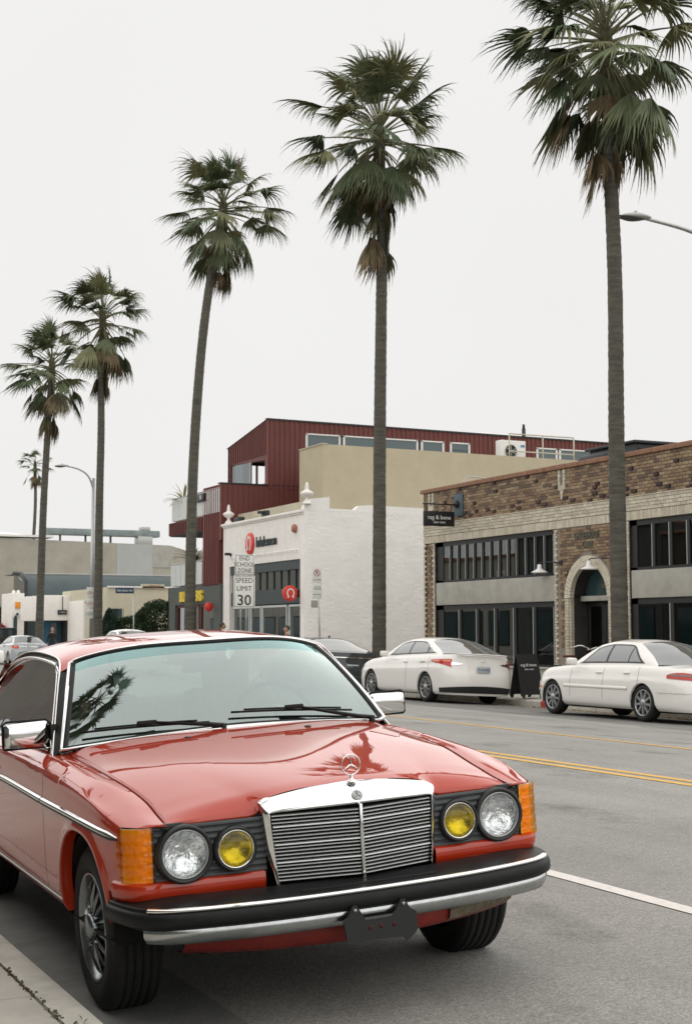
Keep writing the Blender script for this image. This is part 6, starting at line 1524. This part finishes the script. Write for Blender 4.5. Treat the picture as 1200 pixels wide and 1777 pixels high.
palm('fan palm just right of the distant street lamp', [(18.09, 64.61, -.1), (18.07, 64.61, 6.5), (18.11, 64.61, 10.5), (18.07, 64.61, 13.4), (18.12, 64.61, 15.8)], .20, .14, 0, 54, 4, 1.18, .8)
palm('fan palm left of the distant street lamp', [(18.08, 75.84, -.1), (18.2, 75.84, 7.3), (18.36, 75.84, 11.6), (18.45, 75.84, 13.4), (18.55, 75.84, 15.5)], .21, .15, 0, 54, 5, 1.22, .8)
palm('tiny distant fan palm rising behind the grey warehouse', [(38.3, 165, 0), (38.5, 165, 10), (38.7, 165, 16), (38.6, 165, 20.6)], .22, .16, 0, 22, 6, 1.0, .5)
for k, (x, y) in enumerate(((-.25, 7.2), (.72, 24.0), (.7, -6.5), (.7, 58), (.7, 80))):
    palm(['near side fan palm over the red coupe', 'second near side fan palm along the kerb', 'fan palm behind the camera at the near kerb', 'fourth near side fan palm far down the kerb', 'farthest near side fan palm down the kerb'][k], [(x, y, 0), (x+.05, y, 6), (x+.12, y, 12.5)], .2, .15, 0, 28, 7+k, 1.05, .6)
# ------------------------------------------------------------- street furniture
def street_lamp(label, x, y, h, arm, headlen):
    t = thing('street_lamp', label, 'street lamp', (x, y, -.1), group='grey street lamps on the far pavement')
    q = MB(); q.tube([(x, y, -.1), (x, y, h-.4)], [.115, .075], 14); q.lathe([(.2, 0), (.2, .3), (.14, .4)], Matrix.Translation((x, y, -.1)), 16); q.build('pole', M_['silver'], t, world=True)
    q = MB(); pts = crom([(x, y, h-1.6), (x-.03, y, h-.85), (x-.42*arm*.5, y, h-.30), (x-.55*arm, y, h-.02), (x-arm, y, h+.10)], 6); q.tube(pts, [lerp(.055, .032, i/(len(pts)-1)) for i in range(len(pts))], 8); q.build('arm', M_['silver'], t, world=True)
    q = MB(); rows = []
    for k in range(13):
        s = k/12; xx = x-arm+.06-headlen*s; w = .155*sin(pi*min(1, .12+s*.86))**.6; hh = .075*sin(pi*min(1, .10+.88*s))**.7
        rows.append([(xx, y+w*cos(a), h+.11+hh*sin(a)*(1 if sin(a) > 0 else .55)-.02*s) for a in [2*pi*j/14 for j in range(14)]])
    q.grid(rows, closed=True); H = q.build('lamp_head', M_['lampw2'], t, world=True)
    q = MB(); q.grid([[(x-arm-.08-headlen*.78*s, y+.11*cos(a)*sin(pi*(.15+.7*s))**.5, h+.065-.045*sin(pi*s)*abs(sin(a))) for a in [pi*j/8 for j in range(9)]] for s in [k/8 for k in range(9)]]); q.build('lens', M_['panelgrey'], H, world=True)
    q = MB(); xx = x-arm-.22; q.tube([(xx, y, h+.16), (xx, y, h+.215)], .03, 8); q.build('photocell', M_['lampw2'], H, world=True)
    return t
M_['lampw2'] = mat('pale grey lamp housing', (.38, .39, .37), .5)
LP1 = street_lamp('grey street lamp on the left, between the two left palms', 17.95, 65.2, 8.85, 1.25, .62)
LP2 = street_lamp('grey street lamp entering from the right edge of the frame', 17.95, 20.8, 8.62, 2.25, .62)
M_['signface'] = mat('grey white sign face', (.74, .74, .70), .5, var=.05, vs=4); M_['signink'] = mat('black sign print', (.02, .02, .022), .6); M_['signgreen'] = mat('green sign print', (.04, .22, .15), .6); M_['signred'] = mat('red sign print', (.42, .04, .04), .6)
def plate(par, name, xc, y, zc, w, h, border=True, m=None):
    q = MB(); q.cbox(xc-w/2, y-.004, zc-h/2, xc+w/2, y+.004, zc+h/2, .003); p = q.build(name, m or M_['signface'], par, world=True)
    if border:
        b = MB(); o = .022*w/.6
        for (a, b_, c, d) in ((-w/2+o, h/2-o, w/2-o, h/2-o-.014), (-w/2+o, -h/2+o, w/2-o, -h/2+o+.014), (-w/2+o, -h/2+o, -w/2+o+.014, h/2-o), (w/2-o-.014, -h/2+o, w/2-o, h/2-o)): b.box(xc+a, y-.0065, zc+min(b_, d), xc+c, y-.0045, zc+max(b_, d))
        tag(b.build('border_line', M_['signink'], p, world=True), kind='stuff')
    return p
# speed limit
ss = thing('speed_sign', 'end school zone and speed limit 30 signs on a twin post before the white shop', 'road sign', (17.88, 46, -.1))
for x in (17.78, 17.98):
    q = MB(); q.tube([(x, 46.05, -.1), (x, 46.05, 4.0)], .028, 8); q.build('post', M_['silver'], ss, world=True)
p1 = plate(ss, 'school_zone_plate', 17.895, 46, 3.67, .70, .70)
for s, z in (('END', 3.875), ('SCHOOL', 3.67), ('ZONE', 3.465)): text('sign_text', s, .205, FY(17.895, 45.993, z), M_['signink'], p1, .001, sx=.92)
p2 = plate(ss, 'speed_limit_plate', 17.885, 46, 2.76, .78, 1.08)
for s, z, sz, sx in (('SPEED', 3.13, .235, 1.0), ('LIMIT', 2.865, .235, 1.0), ('30', 2.46, .50, 1.05)): text('sign_text', s, sz, FY(17.885, 45.993, z), M_['signink'], p2, .001, sx=sx, bold=.004 if sz > .3 else 0)
# parking sign
ps = thing('parking_sign', 'stacked no parking and green hour signs on a thin grey post at the white wall', 'road sign', (18.0, 40, -.1))
q = MB(); q.tube([(18.02, 40.03, -.1), (17.93, 40.03, 3.2)], .024, 8); q.build('post', M_['silver'], ps, world=True)
p1 = plate(ps, 'no_parking_plate', 17.88, 40, 3.10, .30, .48, False)
q = MB(); Mx = FY(17.88, 39.994, 3.17); q.tube([Mx @ Vector((.095*cos(a), .095*sin(a), 0)) for a in [2*pi*k/24 for k in range(25)]], .009, 5); q.tube([Mx @ Vector((-.065, .065, 0)), Mx @ Vector((.065, -.065, 0))], .008, 5); q.build('prohibition_ring', M_['signred'], p1, world=True)
text('sign_text', 'P', .15, FY(17.88, 39.993, 3.17), M_['signink'], p1, .001); text('sign_text', 'ANY TIME', .055, FY(17.88, 39.993, 2.96), M_['signred'], p1, .001)
p2 = plate(ps, 'hour_plate', 17.89, 40, 2.62, .30, .46, False)
text('sign_text', '2 HOUR\nPARKING', .062, FY(17.89, 39.993, 2.72), M_['signgreen'], p2, .001); text('sign_text', '8AM TO 6PM', .045, FY(17.89, 39.993, 2.52), M_['signgreen'], p2, .001)
p3 = plate(ps, 'small_plate', 17.80, 40, 2.24, .22, .22, False, M_['stucco'])
# street name
ns = thing('street_name_sign', 'dark blue street name sign on a slim post by the clipped trees', 'road sign', (17.9, 58.5, -.1))
q = MB(); q.tube([(17.9, 58.55, -.1), (17.88, 58.55, 3.3)], .03, 8); q.build('post', M_['silver'], ns, world=True)
M_['bluesign'] = mat('dark blue sign face', (.025, .05, .10), .5)
p = plate(ns, 'name_plate', 17.48, 58.5, 3.13, .78, .24, False, M_['bluesign']); text('sign_text', 'San Juan Av', .14, FY(17.48, 58.49, 3.13), M_['signface'], p, .001)
lp_ = thing('lamp_post_signs', 'column of red and green parking signs fixed to the distant lamp post', 'road sign', (17.8, 65.05, 2))
for z, h, ink, s in ((3.22, .48, M_['signred'], 'NO\nSTOPPING'), (2.74, .44, M_['signred'], 'NO\nPARKING'), (2.26, .44, M_['signgreen'], '2 HOUR\nPARKING')):
    p = plate(lp_, 'sign_plate', 17.82, 65.05, z, .32, h, False); text('sign_text', s, .085, FY(17.82, 65.04, z), ink, p, .001)
# sandwich board
sb_ = thing('sandwich_board', 'black sandwich board with white lettering standing on the far pavement', 'sign', (17.9, 28.5, -.1))
for sgn, nm in ((1, 'front_board'), (-1, 'back_board')):
    q = MB(); b0 = 28.5-sgn*.27; t0 = 28.5-sgn*.03
    out = [(-.30, .07), (-.25, 0), (-.20, .0), (-.19, .075), (.19, .075), (.20, 0), (.25, 0), (.30, .07), (.27, .985), (-.27, .985)]
    v = []
    for d in (0, .025):
        for a, z in out: v.append((17.95+a+.0, lerp(b0, t0, z/.985)+sgn*d, -.095+z))
    n = len(out); q.add(v, [tuple(range(n)), tuple(range(2*n-1, n-1, -1))]+[(i, i+n, (i+1) % n+n, (i+1) % n) for i in range(n)]); q.build(nm, M_['blacks'], sb_, world=True)
Mt = face((17.95, 28.245, .64), (1, 0, 0), (0, .24, .985)); Mt.translation = Vector((17.95, 28.5-.27+.24*.74/.985-.006, -.095+.74))
text('lettering', 'rag & bone', .095, Mt, M_['signw'], sb_, .001); Mt2 = Mt.copy(); Mt2.translation = Vector((17.95, 28.5-.27+.24*.64/.985-.006, -.095+.64)); text('lettering', 'NEW YORK', .045, Mt2, M_['signw'], sb_, .001)
# bicycle by the arched door
def bicycle():
    R = thing('bicycle', 'cruiser bicycle with swept chrome handlebars leaning by the arched doorway', 'bicycle', (18.9, 27.9, -.05), (0, radians(4), radians(20)))
    for y, nm in ((-.52, 'front_wheel'), (.55, 'rear_wheel')):
        q = MB(); q.tube([(0, y+.33*cos(a), .34+.33*sin(a)) for a in [2*pi*k/36 for k in range(37)]], .024, 6, cap=False); w = q.build(nm, M_['tyre'], R)
        q = MB()
        for k in range(14): a = 2*pi*k/14; q.tube([(0, y, .34), (0, y+.32*cos(a), .34+.32*sin(a))], .002, 3)
        tag(q.build('spokes', M_['silver'], w), kind='stuff')
    q = MB()
    for a, b in (((0, -.38, .78), (0, .12, .36)), ((0, -.38, .84), (0, .10, .72)), ((0, .12, .34), (0, .20, .84)), ((0, .12, .34), (0, .55, .34)), ((0, .17, .72), (0, .55, .34)), ((0, -.38, .84), (0, -.40, .70)), ((.03, -.40, .70), (.03, -.52, .34)), ((-.03, -.40, .70), (-.03, -.52, .34))): q.tube([a, b], .016, 7)
    q.build('frame', M_['redsign'], R)
    q = MB(); q.cbox(-.10, .10, .86, .10, .36, .92, .03); q.build('saddle', M_['rframe'], R)
    q = MB(); q.tube([(0, -.38, .84), (0, -.42, 1.02)], .013, 7); q.tube(crom([(-.34, -.12, 1.08), (-.32, -.30, 1.12), (-.14, -.42, 1.06), (0, -.42, 1.02), (.14, -.42, 1.06), (.32, -.30, 1.12), (.34, -.12, 1.08)], 5), .012, 7); q.build('handlebar', M_['chrome'], R)
    for sx in (-1, 1):
        q = MB(); q.tube([(sx*.34, -.02, 1.07), (sx*.34, -.13, 1.08)], .018, 7); q.build('grip', M_['creamw'], R)
    q = MB(); q.cbox(-.16, -.68, .80, .16, -.46, 1.0, .03); q.build('basket', M_['seat'], R)
    q = MB(); q.tube([(0, .12, .34), (.08, .12, .34), (.08, .22, .24), (.15, .22, .24)], .01, 6); q.tube([(0, .12, .34), (-.08, .12, .34), (-.08, .02, .44), (-.15, .02, .44)], .01, 6); q.build('crank', M_['silver'], R)
bicycle()
# ------------------------------------------------------------- planting
M_['leafd'] = mat('dark clipped foliage', (.03, .055, .025), .6, rnd=[(.03, .055, .022), (.022, .042, .02), (.045, .07, .028)], var=.3, vs=6)
M_['leafc'] = mat('blue green conifer foliage', (.04, .07, .05), .65, rnd=[(.04, .075, .05), (.03, .055, .04), (.05, .085, .055)], var=.3, vs=6)
M_['bark'] = mat('bark', (.08, .06, .045), .9, var=.3, vs=10, bump=.4, bs=30)
def bush(name, label, c, rx, rz, n, m, leaf=.09, shape='ball', trunk=.4, seed=1, cat='tree', group=None):
    rnd = random.Random(seed); t = thing(name, label, cat, (c[0], c[1], c[2]), group=group)
    q = MB(); q.tube([(c[0], c[1], c[2]), (c[0]+.03, c[1], c[2]+trunk), (c[0], c[1], c[2]+trunk+rz)], [.09, .07, .03], 8)
    for k in range(7): a = rnd.uniform(0, 6.3); q.tube([(c[0], c[1], c[2]+trunk*.8), (c[0]+rx*.5*cos(a), c[1]+rx*.5*sin(a), c[2]+trunk+rz*rnd.uniform(.6, 1.5))], [.04, .012], 5)
    q.build('trunk', M_['bark'], t, world=True); f = MB()
    for k in range(n):
        if shape == 'ball':
            v = Vector((rnd.gauss(0, 1), rnd.gauss(0, 1), rnd.gauss(0, 1))).normalized(); r = rnd.uniform(.72, 1.0)*(1+.14*noise.noise(v*2.3+Vector((seed, 0, 0)))); p = Vector((v.x*rx*r, v.y*rx*r, v.z*rz*r+rz+trunk))
        else:
            h = rnd.random()**1.4; a = rnd.uniform(0, 6.3); r = rx*(1-h)**.8*rnd.uniform(.55, 1.05)*(1+.3*noise.noise(Vector((cos(a)*2, sin(a)*2, h*6+seed)))); p = Vector((r*cos(a), r*sin(a), trunk+h*2*rz)); v = Vector((cos(a), sin(a), .2))
        p += Vector(c); d = (v+Vector((rnd.uniform(-.8, .8), rnd.uniform(-.8, .8), rnd.uniform(-.5, .9)))).normalized(); s = d.cross(Vector((rnd.random(), rnd.random(), rnd.random()))).normalized()*leaf*.35; L = leaf*rnd.uniform(.6, 1.3)
        f.add([p, p+d*L*.5+s, p+d*L, p+d*L*.5-s], [(0, 1, 2, 3)])
    nm = m.copy() if False else m
    tag(f.build('foliage', m, t, world=True, fix=False), kind='stuff'); return t
for key in ('leafd', 'leafc'):   # vary by leaf
    nt2 = M_[key].node_tree
    for nn in [x for x in nt2.nodes if x.type == 'OBJECT_INFO']:
        gg = N(nt2, 'ShaderNodeNewGeometry')
        for l in list(nt2.links):
            if l.from_node == nn: nt2.links.new(gg.outputs['Random Per Island'], l.to_socket)
bush('clipped_tree', 'taller clipped round dark tree against the grey shopfront', (22.1, 68.0, 0), 1.25, 1.05, 9000, M_['leafd'], .11, trunk=.8, seed=2, group='clipped dark trees')
bush('clipped_tree', 'lower clipped round tree left of the taller one', (21.3, 70.0, 0), 1.25, .70, 7000, M_['leafd'], .11, trunk=.75, seed=3, group='clipped dark trees')
bush('conifer', 'small blue green conical conifer beside the street name post', (20.0, 69.5, 0), .85, 1.2, 5000, M_['leafc'], .13, 'cone', .1, 4)
bush('shrub', 'low shrub with reddish flowers in front of the garden wall', (22.0, 71, 0), .9, .45, 2500, mat('mixed shrub leaves', (.09, .08, .04), .7, var=.4, vs=5), .10, trunk=.1, seed=5, cat='shrub')
bush('shrub', 'red flowering bush at the far left edge', (20.3, 97.5, 0), .8, .75, 2500, mat('red blossoms', (.30, .05, .05), .7, var=.5, vs=4), .12, trunk=.6, seed=6, cat='shrub')
bush('tree', 'green tree top behind the red flowering bush', (20.9, 103, 0), 1.2, 1.0, 3000, M_['leafd'], .14, trunk=1.6, seed=8)
def spiky(name, label, c, n, L, seed, m=None, cat='plant'):
    rnd = random.Random(seed); t = thing(name, label, cat, c); q = MB(); q.lathe([(.001, 0), (.18, 0), (.22, .3), (.001, .28)], Matrix.Translation(c), 14); q.build('pot', M_['creamw'], t, world=True)
    for k in range(n):
        a = rnd.uniform(0, 6.3); el = rnd.uniform(.1, 1.3); p = Vector(c)+Vector((0, 0, .3)); d = Vector((cos(a)*cos(el), sin(a)*cos(el), sin(el))); s = Vector((-sin(a), cos(a), 0)); b = MB(); rows = []
        for i in range(6):
            w = .05*sin(pi*(.15+.85*i/5))+.004; rows.append([p-s*w, p+Vector((0, 0, -.01)), p+s*w]); p = p+d*L/5; d = (d+Vector((0, 0, -.22))).normalized()
        b.grid(rows); b.build('leaf', m or M_['frond'], t, world=True)
    return t
spiky('balcony_plant', 'spiky potted palm on the lower balcony of the red building', (21.3, 61.0, 4.15), 34, 1.0, 1)
spiky('balcony_plant', 'small yellowish potted plant on the upper balcony', (21.2, 62.0, 6.9), 20, .95, 2, mat('yellow green leaves', (.32, .33, .10), .6))
# ------------------------------------------------------------- people
def person(label, loc, rotz, h, hair, shirt, trousers, skin=(.42, .25, .17), lean=0, stride=.12):
    R = thing('person', label, 'person', loc, (0, 0, rotz)); k = h/1.75
    V = [((0, 0, .95), .135), ((0, 0, 1.12), .125), ((0, .01, 1.30), .15), ((0, .01, 1.43), .10), ((0, 0, 1.50), .055), ((0, -.01, 1.56), .06)]
    E = [(0, 1), (1, 2), (2, 3), (3, 4), (4, 5)]
    def chain(start, pts):
        p = start
        for q, r in pts: V.append((q, r)); E.append((p, len(V)-1)); p = len(V)-1
        return p
    for s in (-1, 1):
        f = stride*s
        chain(0, [((s*.09, 0, .88), .10), ((s*.10, f*.6, .50), .062), ((s*.10, f*1.3+.03, .10), .042), ((s*.10, f*1.3-.10, .045), .038)])
        chain(3, [((s*.17, 0, 1.41), .062), ((s*.22, .02-f*.5, 1.14), .045), ((s*.23, -f-.04, .90), .034), ((s*.23, -f-.07, .82), .030)])
    me = bpy.data.meshes.new('body'); me.from_pydata([(x*k, y*k, z*k) for (x, y, z), r in V], E, []); o = bpy.data.objects.new('body', me); COL.objects.link(o)
    md = o.modifiers.new('s', 'SKIN'); md.use_smooth_shade = True; sv = me.skin_vertices[0].data
    for i, (_, r) in enumerate(V): sv[i].radius = (r*k, r*k*(.75 if i in (0, 1, 2, 3) else 1))
    sv[0].use_root = True; ms = o.modifiers.new('u', 'SUBSURF'); ms.levels = 2; ms.render_levels = 2
    dg = bpy.context.evaluated_depsgraph_get(); nm = bpy.data.meshes.new_from_object(o.evaluated_get(dg)); o.modifiers.clear(); o.data = nm; o.parent = R
    # head joined into the same surface
    bm = bmesh.new(); bm.from_mesh(nm); r0 = bmesh.ops.create_uvsphere(bm, u_segments=24, v_segments=18, radius=1)
    for v in r0['verts']:
        x, y, z = v.co; w = .076*(1-.16*max(0, -z)**1.5); fx = x*w; fy = y*.098-(.012*max(0, -z) if y < 0 else 0); fz = z*.118
        if y < -.75 and abs(x) < .22 and -.35 < z < .15: fy -= .020*(1-abs(x)/.22)
        if y < -.8 and .05 < z < .3 and .2 < abs(x) < .6: fy += .008
        if abs(x) > .93 and abs(z) < .25: fx *= 1.12
        v.co = Vector((fx*k, (fy-.012)*k, (fz+1.64)*k))
    for f in bm.faces: f.smooth = True
    for m in (mat('skin', skin, .55), mat('top garment', shirt, .85, var=.1, vs=8), mat('trousers', trousers, .85, var=.1, vs=8), M_['blacks']): nm.materials.append(m)
    for f in bm.faces:
        c = f.calc_center_median()/k; f.material_index = 0 if c.z > 1.47 or (abs(c.x) > .19 and c.z < .93 and c.z > .7) else 1 if c.z > .93 else 2 if c.z > .09 else 3
    bm.to_mesh(nm); bm.free()
    q = MB(); rows = []
    for i in range(11):
        el = lerp(pi/2, -.35, i/10); rows.append([((.084*cos(el)*cos(a))*k, (.108*cos(el)*sin(a)+.004+.010*(sin(a) > 0))*k, (1.650+.125*sin(el) if not (sin(a) < -.3 and el < .45) else 1.650+.125*sin(.45))*k) for a in [2*pi*j/20 for j in range(20)]])
    q.grid(rows, closed=True); q.build('hair', mat('hair', hair, .7, bump=.4, bs=60), R)
    return R
person('person with brown hair walking past the left of the white shop', (19.35, 52.0, -.05), radians(75), 1.80, (.05, .032, .022), (.35, .33, .30), (.05, .06, .08))
person('person with dark hair passing the white shop doors', (19.7, 46.6, -.04), radians(-100), 1.66, (.035, .028, .024), (.25, .12, .10), (.04, .04, .05))
person('bald person in dark clothes standing by the blue entrance', (19.2, 77.5, -.05), radians(10), 1.72, (.30, .19, .14), (.02, .02, .022), (.02, .02, .025))
